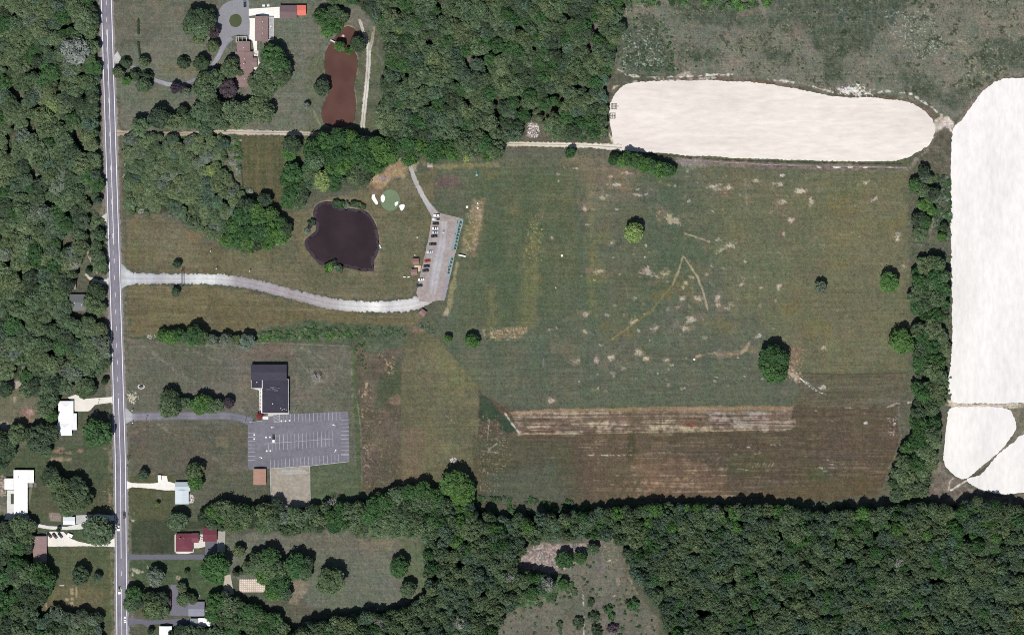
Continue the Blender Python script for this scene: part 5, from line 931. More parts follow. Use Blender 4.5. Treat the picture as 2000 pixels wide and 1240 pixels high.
# ------------------------------------------------------------------ trees
R0 = np.random.RandomState(21)
def ico(sub):
    bm = bmesh.new(); bmesh.ops.create_icosphere(bm, subdivisions=sub, radius=1); v = np.array([x.co[:] for x in bm.verts]); f = np.array([[a.index for a in t.verts] for t in bm.faces]); bm.free(); return v, f
ICO1 = ico(1)
def leaf_mesh(name, clumps, nleaf, size, seed, core=.74, sparse=0.0):
    """clumps: (centre xyz, radius, shade); each is a rough core wrapped in small leaf faces"""
    r = np.random.RandomState(seed); V = []; F3 = []; F4 = []; A = []; k = 0
    for c, rad, sh in clumps:
        c = np.array(c); iv, jf = ICO1
        q = c+iv*rad*core*(1+r.uniform(-.22, .22, (len(iv), 1)))*np.array([1, 1, .85]); V.append(q); F3.append(jf+k); A.append(np.full(len(q), sh*.92)); k += len(q)
        d = r.randn(nleaf, 3); d[:, 2] = np.abs(d[:, 2])*1.1-.15; d /= np.linalg.norm(d, axis=1)[:, None]
        p = c+d*rad*(r.uniform(.82, 1.2, (nleaf, 1))+(r.rand(nleaf, 1) < .12)*.28)*np.array([1, 1, .9]); nrm = d*.8+r.randn(nleaf, 3)*.42+np.array([0, 0, .5]); nrm /= np.linalg.norm(nrm, axis=1)[:, None]
        t = np.cross(nrm, r.randn(nleaf, 3)); t /= np.linalg.norm(t, axis=1)[:, None]; b = np.cross(nrm, t); s = size*r.uniform(.6, 1.4, (nleaf, 1))
        q = np.stack([p-t*s-b*s*.7, p+t*s*.8-b*s, p+t*s+b*s*.8, p-t*s*.7+b*s], 1).reshape(-1, 3); V.append(q)
        F4.append(np.arange(nleaf*4).reshape(-1, 4)+k); A.append(np.repeat(sh*r.uniform(.75, 1.3, nleaf), 4)); k += nleaf*4
    V = np.concatenate(V); F3 = np.concatenate(F3); F4 = np.concatenate(F4); A = np.concatenate(A)
    me = bpy.data.meshes.new(name); me.vertices.add(len(V)); me.vertices.foreach_set('co', V.astype(np.float32).ravel()); n3, n4 = len(F3), len(F4)
    me.loops.add(n3*3+n4*4); me.loops.foreach_set('vertex_index', np.concatenate([F3.ravel(), F4.ravel()]).astype(np.int32)); me.polygons.add(n3+n4)
    me.polygons.foreach_set('loop_start', np.concatenate([np.arange(n3)*3, n3*3+np.arange(n4)*4]).astype(np.int32)); me.update(calc_edges=True)
    at = me.attributes.new('leaf', 'FLOAT', 'POINT'); at.data.foreach_set('value', A.astype(np.float32)); me.materials.append(M['foliage']); return me
def broad(seed, n=46, rr_=(.17, .32), lobes=5, zc=1.25, az=.62):
    """crown of radius 1, tree height about 1.9"""
    r = np.random.RandomState(seed); lb = [(r.uniform(0, 6.28), r.uniform(.1, .3)) for _ in range(lobes)]; out = []
    for i in range(n):
        u = (i+.5)/n; zz_ = 1-u*1.55; a = i*2.399963+r.uniform(-.3, .3); rad = math.sqrt(max(0, 1-zz_*zz_))
        L = .66+sum(w_*max(0, math.cos(a-p))**3 for p, w_ in lb)+r.uniform(-.1, .06); rc = r.uniform(*rr_)
        out.append(((rad*L*math.cos(a), rad*L*math.sin(a), zc+zz_*az*r.uniform(.62, 1.14)), rc, r.uniform(.78, 1.25)))
    out.append(((0, 0, zc-.2), .5, .7)); return out
CR = [leaf_mesh(f'crown_broad', broad(s, n=n_, rr_=q_), 56, .062, s) for s, n_, q_ in ((1,44,(.18,.33)),(2,50,(.15,.30)),(3,40,(.2,.36)),(4,56,(.14,.27)),(5,48,(.16,.34)),(6,42,(.17,.3)))]
BUSH = [leaf_mesh('bush_crown', broad(s+30, n=12, rr_=(.3,.5), zc=.55, az=.45), 34, .15, s) for s in range(3)]
def cone_cl(seed):
    r = np.random.RandomState(seed); out = [((0, 0, 1.1), .3, .8), ((0, 0, .6), .45, .8)]
    for k in range(8):
        z = .25+k*.28; rad = .86*(1-k/8.6)
        for j in range(max(3, int(9*(1-k/9)))): a = j*6.28/max(3, int(9*(1-k/9)))+k*.7; out.append(((rad*math.cos(a), rad*math.sin(a), z), .14+.1*(1-k/8), r.uniform(.8, 1.2)))
    return out
CONE = leaf_mesh('conifer_crown', cone_cl(3), 40, .055, 9)
def trunk_mesh(seed):
    r = random.Random(seed); mb = MB().tube((0,0,0),(.02,.01,.45),.075,.055,8).tube((.02,.01,.45),(.0,.03,1.2),.055,.025,7)
    for i in range(6): a = i*1.05+r.random(); z = .45+i*.11; mb.tube((.01,.02,z),(.5*math.cos(a),.5*math.sin(a),z+.42),.03,.01,5)
    me_ = mb.mesh('trunk'); me_.materials.append(M['bark']); return me_
TR = [trunk_mesh(s) for s in range(3)]
T = {'dark': (.034,.052,.024), 'green': (.055,.083,.035), 'deep': (.031,.068,.02), 'cool': (.046,.074,.038), 'bright': (.046,.096,.022), 'lime': (.12,.165,.045), 'olive': (.068,.094,.038), 'grey': (.078,.1,.058), 'blue': (.044,.07,.036), 'purple': (.045,.034,.034), 'pale': (.13,.145,.095)}
T = {k: (v[0]*1.42, v[1]*1.42, v[2]*1.75) for k, v in T.items()}
TW = {'cool': 'cool green', 'dark': 'dark green', 'green': 'mid-green', 'deep': 'deep green', 'bright': 'bright green', 'lime': 'yellow-green', 'olive': 'olive green', 'grey': 'grey-green', 'blue': 'blue-green', 'purple': 'dark purple-leaved', 'pale': 'pale grey-green'}
TREES = []          # (px, py, r) of every single tree, so that the wood keeps clear of them
def tree(px, py, r, tone, label, group=None, H=None, shape='broad', name=None):
    R_ = r*S; H = H or (1.55*R_+3.2); k = len(TREES)
    root = empty(name or ('conifer_tree' if shape == 'cone' else 'bush' if shape == 'bush' else 'tree'), (X(px), Y(py), 0)); tag(root, label, 'bush' if shape == 'bush' else 'tree', group)
    me_ = CONE if shape == 'cone' else BUSH[k % 3] if shape == 'bush' else CR[k % 6]
    o = bpy.data.objects.new('crown', me_); C.objects.link(o); o.parent = root; hm = {'cone': 2.6, 'bush': 1.15, 'broad': 1.98}[shape]
    if shape == 'bush': H = 1.15*R_+.5
    o.scale = (R_, R_, H/hm); o.rotation_euler = (0, 0, R0.uniform(0, 6.28)); c = np.array(T[tone])*R0.uniform(.8, 1.04)*np.array([R0.uniform(.94, 1.08), 1, R0.uniform(.9, 1.1)]); o.color = (*c, 1)
    if shape != 'bush': t = bpy.data.objects.new('trunk', TR[k % 3]); C.objects.link(t); t.parent = root; t.scale = (R_*.9, R_*.9, H/1.98); t.rotation_euler = (0, 0, R0.uniform(0, 6.28))
    TREES.append((px, py, r)); return root
def cluster(phrase, group, items, tall=1.0):
    """trees of one clump, told apart by tone and by their order from the left"""
    it = sorted(items, key=lambda t: t[0]); n = len(it)
    for i, t in enumerate(it):
        o = ('left one' if i == 0 else 'right one') if n == 2 else ('leftmost' if i == 0 else 'rightmost' if i == n-1 else ords[i]+' from left')
        shp = t[4] if len(t) > 4 else 'broad'
        tree(t[0], t[1], t[2], t[3], f"{TW[t[3]]} {'bush' if shp == 'bush' else 'tree'}, {o}, {phrase}", group, H=(1.55*t[2]*S+3.2)*tall, shape=shp)
one = [
 (419,66,11,'purple','round dark purple-leaved tree touching the looping driveway'),(419,93,12,'olive','pale olive tree south of the purple-leaved one by the looping driveway'),
 (599,208,6,'pale','small pale tree alone on the lawn west of the brown pond'),(628,171,15,'dark','round dark tree on the west bank of the brown pond'),
 (1115,298,9,'deep','single small tree on the south edge of the dirt lane'),(1237,455,18,'lime','lone yellow-green tree in the middle of the range meadow'),
 (1603,560,11,'grey','small grey-green tree in the right part of the meadow'),(1732,554,18,'bright','round bright green tree alone near the eastern wood'),
 (1760,667,21,'bright','bright green tree bulging from the west edge of the eastern wood'),(876,662,7.5,'bright','tiny bright green tree beside a slightly bigger one, south of the range'),
 (920,665,12,'bright','small round bright green tree south of the range meadow'),(448,786,10,'purple','thin brownish tree east of the church drive row'),
 (280,928,9.5,'blue','small blue-green tree on the lawn above the pale blue house drive'),(347,1014,18,'green','broad tree standing alone south of the pale blue house'),
 (308,984,4,'lime','very small lime-green bush-like tree on the striped lawn'),(188,846,26,'deep','large dark tree on the west verge south of the wide pale driveway'),
 (205,745,6,'dark','small upright tree on the verge north of the wide pale driveway'),(194,1034,28,'green','very large tree overhanging the road by the curved white driveway'),
 (162,1122,16,'dark','dark starry-topped tree alone on the lawn south of the brown-roofed house'),(193,1126,8,'blue','little blue-green tree right of the starry-topped one'),
 (422,1106,25,'deep','large tree at the end of the long asphalt driveway'),(648,1128,25,'green','broad round tree in the southern lawn, left of the smaller round one'),
 (780,1109,17,'deep','smaller round dark tree on the southern lawn near the wood'),(797,1150,15,'green','round tree just below the small round dark one on the southern lawn'),
 (1102,1090,15,'deep','single dark tree on the edge of the grey brushy clearing'),(308,1124,17,'grey','thin-crowned tree on the lawn above the dark brown house'),
 (357,1147,9,'olive','small round tree inside a stone ring above the asphalt yard'),(364,1118,5,'olive','tiny tree in a ring of stones on the lawn'),
 (348,517,7,'blue','blue-green tree at the north end of the gateway'),(344,571,8,'blue','blue-green tree south of the gateway'),
 (345,173,9,'purple','sparse purplish tree below the bend of the looping driveway'),(449,171,17,'purple','big dark purple tree at the south-west corner of the brown house'),
 (312,230,18,'dark','dark tree standing left of the row above the dirt lane'),(275,246,17,'green','green tree closest to the road above the dirt lane'),
(148,516,11,'pale','pale silvery tree beside the scrubby track'),
 (1330,1212,9,'dark','z'),(468,1076,11,'olive','thin little tree east of the plain red garage'),(151,106,24,'pale','big pale blossoming tree in the western wood'),
 (892,948,26,'bright','tallest bright green tree standing out from the southern belt'),
]
one = [t for t in one if t[4] != 'z']
for x, y, r, t, lb in one: tree(x, y, r, t, lb)
tree(359,122,13,'dark','dark spiky conifer alone on the north-west lawn',None,9.5,'cone')
tree(246,123,12,'dark','dark conifer where the looping driveway leaves the road','conifers along the looping driveway',9,'cone'); tree(265,146,12,'dark','dark conifer south of the looping driveway, left of a larger one','conifers along the looping driveway',9,'cone')
tree(288,150,13,'dark','larger dark conifer covering the looping driveway','conifers along the looping driveway',10,'cone'); tree(462,1117,8,'dark','narrow dark conifer left of the big yard trees, south of the red garage',None,10,'cone'); tree(473,1115,7,'dark','narrow dark conifer, right one of the two south of the red garage',None,10,'cone')
cluster('in the clump on the north-west lawn','trees in the clump on the north-west lawn',[(385,35,20,'dark'),(395,60,17,'green'),(405,42,16,'dark'),(375,52,15,'green'),(412,28,9,'dark'),(388,78,10,'olive')])
cluster('beside the start of the looping driveway','small trees beside the start of the looping driveway',[(232,143,10,'olive'),(281,121,9,'green'),(248,158,9,'bright'),(282,168,14,'green')])
cluster('crowding the bend of the looping driveway','trees crowding the bend of the looping driveway',[(396,124,14,'dark'),(400,160,16,'green'),(421,158,17,'green'),(447,137,17,'green'),(404,182,20,'green'),(388,176,11,'green'),(456,121,10,'dark'),(366,179,8,'grey'),(356,175,7,'purple')])
cluster('in the row above the dirt lane','trees in the row above the dirt lane',[(345,238,15,'olive'),(358,220,11,'dark'),(378,238,17,'green'),(400,222,20,'green'),(421,212,19,'dark'),(425,238,16,'green'),(402,252,14,'green'),(455,215,20,'green'),(478,225,20,'olive'),(500,208,19,'olive'),(520,222,18,'green'),(468,240,13,'olive'),(512,190,13,'green'),(330,225,8,'dark'),(440,246,10,'olive')])
cluster('east of the long brown-roofed house','trees east of the long brown-roofed house',[(537,112,21,'deep'),(527,132,18,'green'),(516,152,19,'green'),(500,165,15,'green'),(545,130,20,'deep'),(553,148,18,'dark'),(525,172,17,'green'),(543,158,15,'green'),(508,178,14,'green'),(470,143,6,'olive')])
cluster('around the top of the brown pond','trees around the top of the brown pond',[(636,36,16,'deep'),(650,52,17,'deep'),(655,25,15,'green'),(664,36,14,'green'),(640,62,12,'bright'),(700,88,15,'dark'),(666,92,10,'bright'),(684,100,7,'bright')])
cluster('between the two small mown fields','trees between the two small fields',[(571,284,17,'dark'),(567,300,14,'bright'),(569,338,19,'deep'),(560,354,14,'deep'),(578,362,16,'deep'),(570,382,17,'deep'),(590,378,14,'dark'),(566,398,14,'deep'),(582,398,13,'green')])
cluster('in the knot of trees north of the dark pond','trees in the knot north of the dark pond',[(612,324,16,'deep'),(606,340,15,'green'),(632,354,17,'lime'),(650,346,16,'deep'),(618,358,13,'green'),(654,362,13,'deep'),(592,358,11,'green'),(604,356,12,'green'),(672,355,9,'green')])
cluster('at the south end of the hedge wood','dusky trees at the south end of the hedge wood',[(697,345,15,'green'),(710,345,15,'dark'),(716,334,12,'dark'),(702,356,11,'green')])
cluster('at the east end of the scrub wood','deep green trees at the east end of the scrub wood',[(516,392,13,'dark'),(485,405,17,'dark'),(500,412,16,'bright'),(478,425,19,'deep'),(508,428,17,'bright'),(530,420,15,'bright'),(548,435,14,'deep'),(556,446,14,'dark'),(536,452,18,'bright'),(512,455,18,'deep'),(490,450,17,'deep'),(465,462,17,'deep'),(505,478,13,'dark'),(524,474,14,'bright'),(485,474,15,'bright'),(548,464,14,'bright'),(460,445,16,'deep'),(445,470,12,'bright')])
LR = []
rs = np.random.RandomState(77)
for i in range(30):
    for _ in range(80):
        x, y = rs.uniform(612, 968), rs.uniform(262, 348); r = rs.uniform(12, 19)
        lim = 262 if x < 700 else 276
        bot = 345 if x < 735 else 322-(x-735)*.04
        if x < 735: bot = 290+(735-640)*.45 if x < 640 else 345
        if y-r*.6 < lim-6 or y+r*.75 > bot: continue
        if all(math.hypot(x-a, y-b) > .62*(r+c) for a, b, c, _t in LR): LR.append((x, y, r, rs.choice(['deep','bright','deep','green']))); break
LR.sort()
for i, (x, y, r, t) in enumerate(LR): tree(x, y, r, t, f"{TW[t]} tree in the dense row that hides the dirt lane", 'dense tree row hiding the dirt lane', H=1.6*r*S+5)
cluster('in the thicket under the pale field','trees in the thicket under the pale field',[(1198,314,10,'deep'),(1214,316,11,'bright'),(1228,314,14,'deep'),(1244,318,14,'deep'),(1258,324,13,'bright'),(1272,326,14,'deep'),(1287,330,13,'bright'),(1300,332,13,'deep'),(1311,335,9,'deep')],1.1)
cluster('in the big dark double crown of the meadow','big dark trees joined in the meadow',[(1510,692,20,'deep'),(1522,700,17,'deep'),(1500,706,17,'deep'),(1508,724,21,'deep'),(1520,730,16,'deep')],1.15)
cluster('north of the church driveway','trees north of the church driveway',[(334,778,16,'dark'),(332,795,17,'green'),(345,790,13,'dark'),(362,788,11,'green'),(381,790,10,'bright'),(396,784,16,'bright'),(412,792,13,'green'),(424,790,13,'green'),(404,797,10,'bright'),(390,800,10,'bright')])
cluster('in the hedgerow above the church lawn','trees in the hedgerow above the church lawn',[(318,657,10,'bright'),(334,658,13,'bright'),(350,656,12,'deep'),(366,658,13,'green'),(385,652,19,'deep'),(395,660,14,'green'),(375,665,11,'bright'),(416,663,10,'grey'),(428,664,7,'purple'),(444,664,12,'grey'),(462,664,9,'olive'),(484,665,15,'grey')])
cluster('beside the pale blue house','two trees beside the pale blue house',[(379,920,15,'green'),(383,942,14,'bright')])
cluster('on the lawn between the two white western houses','trees grouped on the lawn between the western houses',[(102,928,15,'dark'),(112,942,17,'green'),(128,955,20,'green'),(148,950,18,'dark'),(156,965,18,'green'),(135,975,20,'green'),(120,965,14,'dark'),(152,985,14,'green'),(132,995,13,'green'),(165,975,14,'dark'),(96,938,12,'dark')])
cluster('west of the wide pale driveway','trees around the white metal-roofed house',[(125,752,16,'green'),(108,752,17,'dark'),(92,758,17,'green'),(70,755,17,'dark'),(52,762,14,'green'),(100,780,17,'green'),(92,800,16,'green'),(102,812,12,'deep'),(172,752,16,'green'),(165,765,12,'green'),(180,762,10,'dark'),(12,760,14,'dark')])
cluster('south of the white metal-roofed house','trees south of the white metal-roofed house',[(84,856,23,'dark'),(100,845,16,'dark'),(68,866,14,'green'),(36,850,18,'green'),(22,862,14,'green'),(2,862,20,'dark'),(14,880,16,'dark'),(4,905,12,'dark'),(58,850,12,'green'),(90,874,14,'green')])
cluster('between the curved white driveway and the brown-roofed house','trees by the brown-roofed western house',[(40,1028,18,'green'),(62,1026,12,'olive'),(22,1036,18,'dark'),(50,1048,15,'green'),(12,1055,20,'green'),(38,1068,17,'deep'),(5,1080,18,'dark'),(55,1068,12,'dark'),(2,1030,14,'dark'),(115,1034,4,'deep')])
cluster('along the north edge of the southern belt','trees along the southern belt',[(405,1008,15,'dark'),(418,1002,15,'bright'),(440,992,18,'green'),(430,1016,14,'bright'),(462,1000,20,'green'),(450,1020,16,'green'),(480,1012,18,'green'),(500,1005,15,'dark'),(518,1000,19,'olive'),(540,990,14,'dark'),(530,1018,17,'green'),(512,1025,14,'green'),(556,1008,14,'grey'),(578,1005,16,'green')],1.05)
cluster('in the long belt above the southern lawn','trees of the belt above the southern lawn',[(598,1010,17,'green'),(585,1018,13,'deep'),(612,998,14,'dark'),(692,1010,20,'green'),(705,1030,16,'green'),(722,1005,19,'deep'),(735,1028,18,'green'),(745,1000,14,'deep'),(738,968,8,'olive'),(760,1015,19,'green'),(772,968,17,'green'),(768,1035,16,'green'),(785,1000,18,'dark'),(796,1025,18,'green')])
cluster('of the bright-edged belt below the olive meadow','trees below the olive meadow',[(800,962,16,'deep'),(822,958,18,'deep'),(812,980,15,'green'),(845,968,14,'deep'),(838,985,16,'green'),(858,978,15,'deep'),(868,960,12,'deep'),(905,972,20,'bright'),(885,972,15,'bright'),(912,955,15,'bright')],1.1)
cluster('in the large group on the southern yard lawn','trees of the large southern yard group',[(488,1104,14,'green'),(508,1098,19,'green'),(530,1090,19,'deep'),(540,1112,22,'green'),(520,1120,17,'bright'),(560,1108,16,'green'),(582,1102,20,'deep'),(598,1098,15,'dark'),(595,1115,14,'green'),(575,1118,13,'bright'),(548,1138,20,'deep'),(535,1155,15,'bright'),(556,1158,14,'green'),(498,1085,10,'dark')],1.05)
cluster('around the dark brown house by the road','trees around the dark brown house',[(263,1160,14,'deep'),(258,1178,15,'green'),(272,1176,12,'dark'),(296,1165,13,'dark'),(302,1182,18,'green'),(318,1172,15,'dark'),(310,1196,13,'green'),(292,1192,12,'green'),(325,1190,10,'green')])
cluster('beside the grey two-tone garage','trees beside the grey two-tone garage',[(360,1168,12,'green'),(372,1166,9,'dark'),(378,1172,7,'green'),(442,1165,12,'dark'),(425,1178,18,'deep'),(418,1198,15,'deep'),(450,1185,18,'green')])
cluster('at the bottom edge right of the white-roofed house','trees at the bottom edge by the southern yards',[(355,1232,13,'dark'),(372,1238,15,'green'),(392,1234,12,'dark'),(340,1240,8,'dark'),(294,1232,6,'dark')])
cluster('in the row south of the western lawn','grey-green trees in the row south of the western lawn',[(98,1208,14,'blue'),(115,1200,14,'grey'),(132,1208,15,'blue'),(150,1212,14,'grey'),(165,1200,14,'dark'),(178,1212,13,'grey'),(194,1205,10,'dark'),(190,1230,12,'grey'),(82,1218,14,'blue')])
cluster('in the copse east of the meadow','trees of the copse between the meadow and the pale field',[(1804,338,11,'dark'),(1805,350,9,'grey'),(1786,362,13,'deep'),(1800,372,13,'green'),(1822,378,12,'dark'),(1812,392,9,'green'),(1802,402,12,'bright'),(1818,412,9,'bright'),(1790,430,14,'dark'),(1804,436,13,'deep'),(1798,456,15,'green'),(1841,445,8,'dark'),(1838,462,8,'bright'),(1812,350,9,'olive')])
cluster('overhanging the road opposite the gravel drive','trees on the west side opposite the gravel drive',[(130,560,15,'dark'),(118,575,16,'green'),(186,565,14,'dark'),(180,590,16,'green'),(196,600,13,'green'),(192,575,14,'dark'),(195,500,11,'green'),(200,518,11,'green'),(190,478,9,'green'),(196,460,10,'green'),(175,530,6,'dark')])
cluster('on the north shore of the dark pond','low bushes on the north shore of the dark pond',[(655,398,7,'dark','bush'),(668,399,7,'deep','bush'),(676,400,6,'grey','bush'),(692,398,6,'dark','bush'),(701,400,6,'olive','bush'),(709,404,5,'dark','bush')])
cluster("on the dark pond's west and south shore",'bushes on the west and south shore of the dark pond',[(610,434,6,'dark','bush'),(600,452,5,'grey','bush'),(606,441,4,'purple','bush'),(643,521,8,'bright','bush'),(650,515,6,'dark','bush'),(662,524,6,'blue','bush')])
cluster('near the south-east hayfield edge','small shrubs in the fallow clearing at the bottom',[(1129,1214,9,'dark','bush'),(1155,1175,6,'dark','bush'),(1162,1204,9,'dark','bush'),(1188,1190,7,'deep','bush'),(1194,1202,6,'deep','bush'),(1237,1180,10,'deep','bush'),(1093,1217,5,'dark','bush'),(1196,1225,8,'purple','bush'),(1165,1232,9,'dark','bush'),(1135,1088,12,'deep'),(1158,1072,11,'green'),(1098,1140,10,'deep')])
# clipped hedges of the north-west lawn
for y0, y1, x0, x1, lb in ((40,68,270,270.5,'upper of the two thin dark clipped hedges on the north-west lawn'),(84,112,270,273.5,'lower of the two thin dark clipped hedges on the north-west lawn')):
    n = int((y1-y0)/1.6); cl = [((0+(x1-x0)*i/n*S, -(y1-y0)*i/n*S, .9), .75, R0.uniform(.8, 1.1)) for i in range(n)]; me_ = leaf_mesh('hedge', cl, 46, .16, int(y0))
    o = link_mesh('hedge', me_, None, None, T['dark']); o.location = (X(x0), Y(y0), 0); tag(o, lb, 'hedge', 'clipped hedges on the north-west lawn')
# bare, dead trees
def bare(px, py, r, label, seed):
    rg = random.Random(seed); mb = MB(); Rr = r*S; H = Rr*1.9
    mb.tube((0,0,0),(0,0,H*.4),.32,.22,8)
    def grow(p, d, L, rad, lv):
        q = p+d*L; mb.tube(p, q, rad, rad*.6, 5)
        if lv:
            for _ in range(3): dd = (d+Vector((rg.uniform(-.8,.8), rg.uniform(-.8,.8), rg.uniform(-.25,.5)))).normalized(); grow(p+d*L*rg.uniform(.6,1), dd, L*.72, rad*.62, lv-1)
    for i in range(8): a = i*.785+rg.random()*.5; grow(Vector((0,0,H*rg.uniform(.3,.42))), Vector((math.cos(a), math.sin(a), rg.uniform(.5,1.1))).normalized(), Rr*.5, .2, 3)
    r_ = empty('dead_tree', (X(px), Y(py), 0)); tag(r_, label, 'dead tree', 'bare grey trees in the southern belt' if py > 900 else None); mb.build('branches', 'bare_wood', r_); TREES.append((px, py, r*.6))
bare(651,990,19,'tall bare grey tree in the gap of the southern belt',1); bare(636,1022,15,'low white-branched dead tree on the south side of the belt gap',2); bare(556,995,12,'bare grey tree among the green crowns left of the belt gap',3); bare(664,1026,12,'small white-branched dead tree right of the larger one in the gap',4); bare(619,740,12,'leafless young tree with white branches on the church lawn',5); bare(482,662,10,'bare twiggy tree at the right end of the church hedgerow',6)

# ------------------------------------------------------------------ woodland
def inside(poly, x, y):
    c = False; n = len(poly)
    for i in range(n):
        x1, y1 = poly[i]; x2, y2 = poly[(i+1) % n]
        if (y1 > y) != (y2 > y) and x < (x2-x1)*(y-y1)/(y2-y1)+x1: c = not c
    return c
def edge_d(poly, x, y):
    best = 1e9
    for i in range(len(poly)):
        (ax, ay), (bx_, by_) = poly[i], poly[(i+1) % len(poly)]; dx, dy = bx_-ax, by_-ay; t = max(0, min(1, ((x-ax)*dx+(y-ay)*dy)/(dx*dx+dy*dy+1e-9))); best = min(best, math.hypot(x-ax-t*dx, y-ay-t*dy))
    return best
GAPS = [(40,180,20),(20,275,14),(62,240,14),(135,470,18),(138,455,12),(100,400,15),(70,345,14),(130,700,10),(150,265,12),(916,122,13),(918,138,11),(952,130,9),(1107,5,11),(1107,30,9),(1160,50,11),(1160,68,9),(1152,90,10),(1098,90,9),(1108,105,6),(1040,252,15),(170,500,12),(35,20,8)]
class Hash:
    def __init__(s): s.g = {}; s.c = 30
    def add(s, x, y, r): s.g.setdefault((int(x//s.c), int(y//s.c)), []).append((x, y, r))
    def ok(s, x, y, r, f):
        i, j = int(x//s.c), int(y//s.c)
        for a in (-2,-1,0,1,2):
            for b in (-2,-1,0,1,2):
                for (u, v, q) in s.g.get((i+a, j+b), ()):
                    if (x-u)**2+(y-v)**2 < (f*(r+q))**2: return False
        return True
HS = Hash()
for x, y, r in TREES: HS.add(x, y, r)
rw_ = random.Random(99)
SPEC = {'west': ((8,17), ['dark','deep','cool','green','green','green','olive','grey'], .57, 9), 'north': ((7,15), ['dark','cool','deep','green','green','green','olive'], .56, 10), 'midwest': ((6,13), ['cool','green','green','olive','olive','grey'], .58, 6),
 'lane_row': ((9,15), ['deep','bright','green'], .55, 11), 'south': ((7,13.5), ['blue','deep','cool','green','green','green','olive'], .54, 15), 'south_belt': ((9,15), ['green','deep','green'], .56, 12), 'east_belt': ((9,17), ['green','deep','green','olive'], .56, 12), 'southwest': ((11,19), ['dark','green','deep'], .55, 12), 'south_yards': ((10,18), ['green','deep','green'], .56, 12)}
PTS = []
for k, poly in WOODS.items():
    (r0, r1), tones, f, H0 = SPEC[k]; xs_ = [p[0] for p in poly]; ys_ = [p[1] for p in poly]; x0, x1, y0, y1 = max(-110, min(xs_)), min(2110, max(xs_)), max(-100, min(ys_)), min(1335, max(ys_)); ar = (x1-x0)*(y1-y0)
    for phase in range(3):
        lo, hi = ((r0+(r1-r0)*.55, r1), (r0+(r1-r0)*.2, r0+(r1-r0)*.6), (r0*.75, r0+(r1-r0)*.25))[phase]
        for _ in range(int(ar/(55, 32, 22)[phase])):
            x, y = rw_.uniform(x0, x1), rw_.uniform(y0, y1)
            if not inside(poly, x, y): continue
            r = rw_.uniform(lo, hi)
            if any((x-a)**2+(y-b)**2 < (g+r*.35)**2 for a, b, g in GAPS): continue
            if not HS.ok(x, y, r, f) or edge_d(poly, x, y) < r*.45: continue
            HS.add(x, y, r); big = math.sin(x*.021+1.3)+math.sin(y*.027+x*.011)
            if rw_.random() < (.07 if k in ('south', 'lane_row', 'south_belt', 'east_belt') else .13): continue
            pt = math.sin(x*.043+y*.031+k.__len__())+math.sin(x*.061-y*.053)+rw_.uniform(-1.3, 1.3); t = tones[int(min(.999, max(0, (pt+2.2)/4.4))*len(tones))]
            if k in ('west', 'midwest') and big > .6 and rw_.random() < .6: t = 'olive'
            if k == 'south' and y < 1060 and rw_.random() < .12: t = 'bright'
            if rw_.random() < .006: t = 'lime' if k != 'south' else 'pale'
            PTS.append((x, y, r, t, H0*rw_.uniform(.72, 1.25)+(r-10)*.3, k))
WL = {'west': ('tree in the closed canopy of the wood west of the road', 'trees of the western wood'), 'north': ('tree in the canopy of the large northern wood beside the brown pond', 'trees of the northern wood'), 'midwest': ('tree in the scrubby wood between the dirt lane and the drive lawn', 'trees of the scrubby roadside wood'), 'lane_row': ('tree in the dense row over the dirt lane', 'dense tree row hiding the dirt lane'), 'south': ('tree in the closed canopy of the broad southern wood', 'trees of the southern wood'), 'south_belt': ('tree filling the belt above the southern lawn', 'filler trees of the southern belt'), 'east_belt': ('tree in the belt between the meadow and the eastern pale fields', 'trees of the eastern belt'), 'southwest': ('tree in the dark wood in the bottom left corner', 'trees of the south-west corner wood'), 'south_yards': ('tree in the group at the bottom edge beside the southern yards', 'trees at the bottom edge beside the southern yards')}
nind = sum(1 for _ in TREES); room = max(0, 335-nind)
order = sorted(range(len(PTS)), key=lambda i: -PTS[i][2]+(0 if (10 < PTS[i][0] < 1990 and 10 < PTS[i][1] < 1230) else 100)); chosen = set(order[:room])
for i in sorted(chosen): x, y, r, t, H, k = PTS[i]; tree(x, y, r, t, f'{TW[t]} {WL[k][0]}', WL[k][1], H=H)
rest = [p for i, p in enumerate(PTS) if i not in chosen]

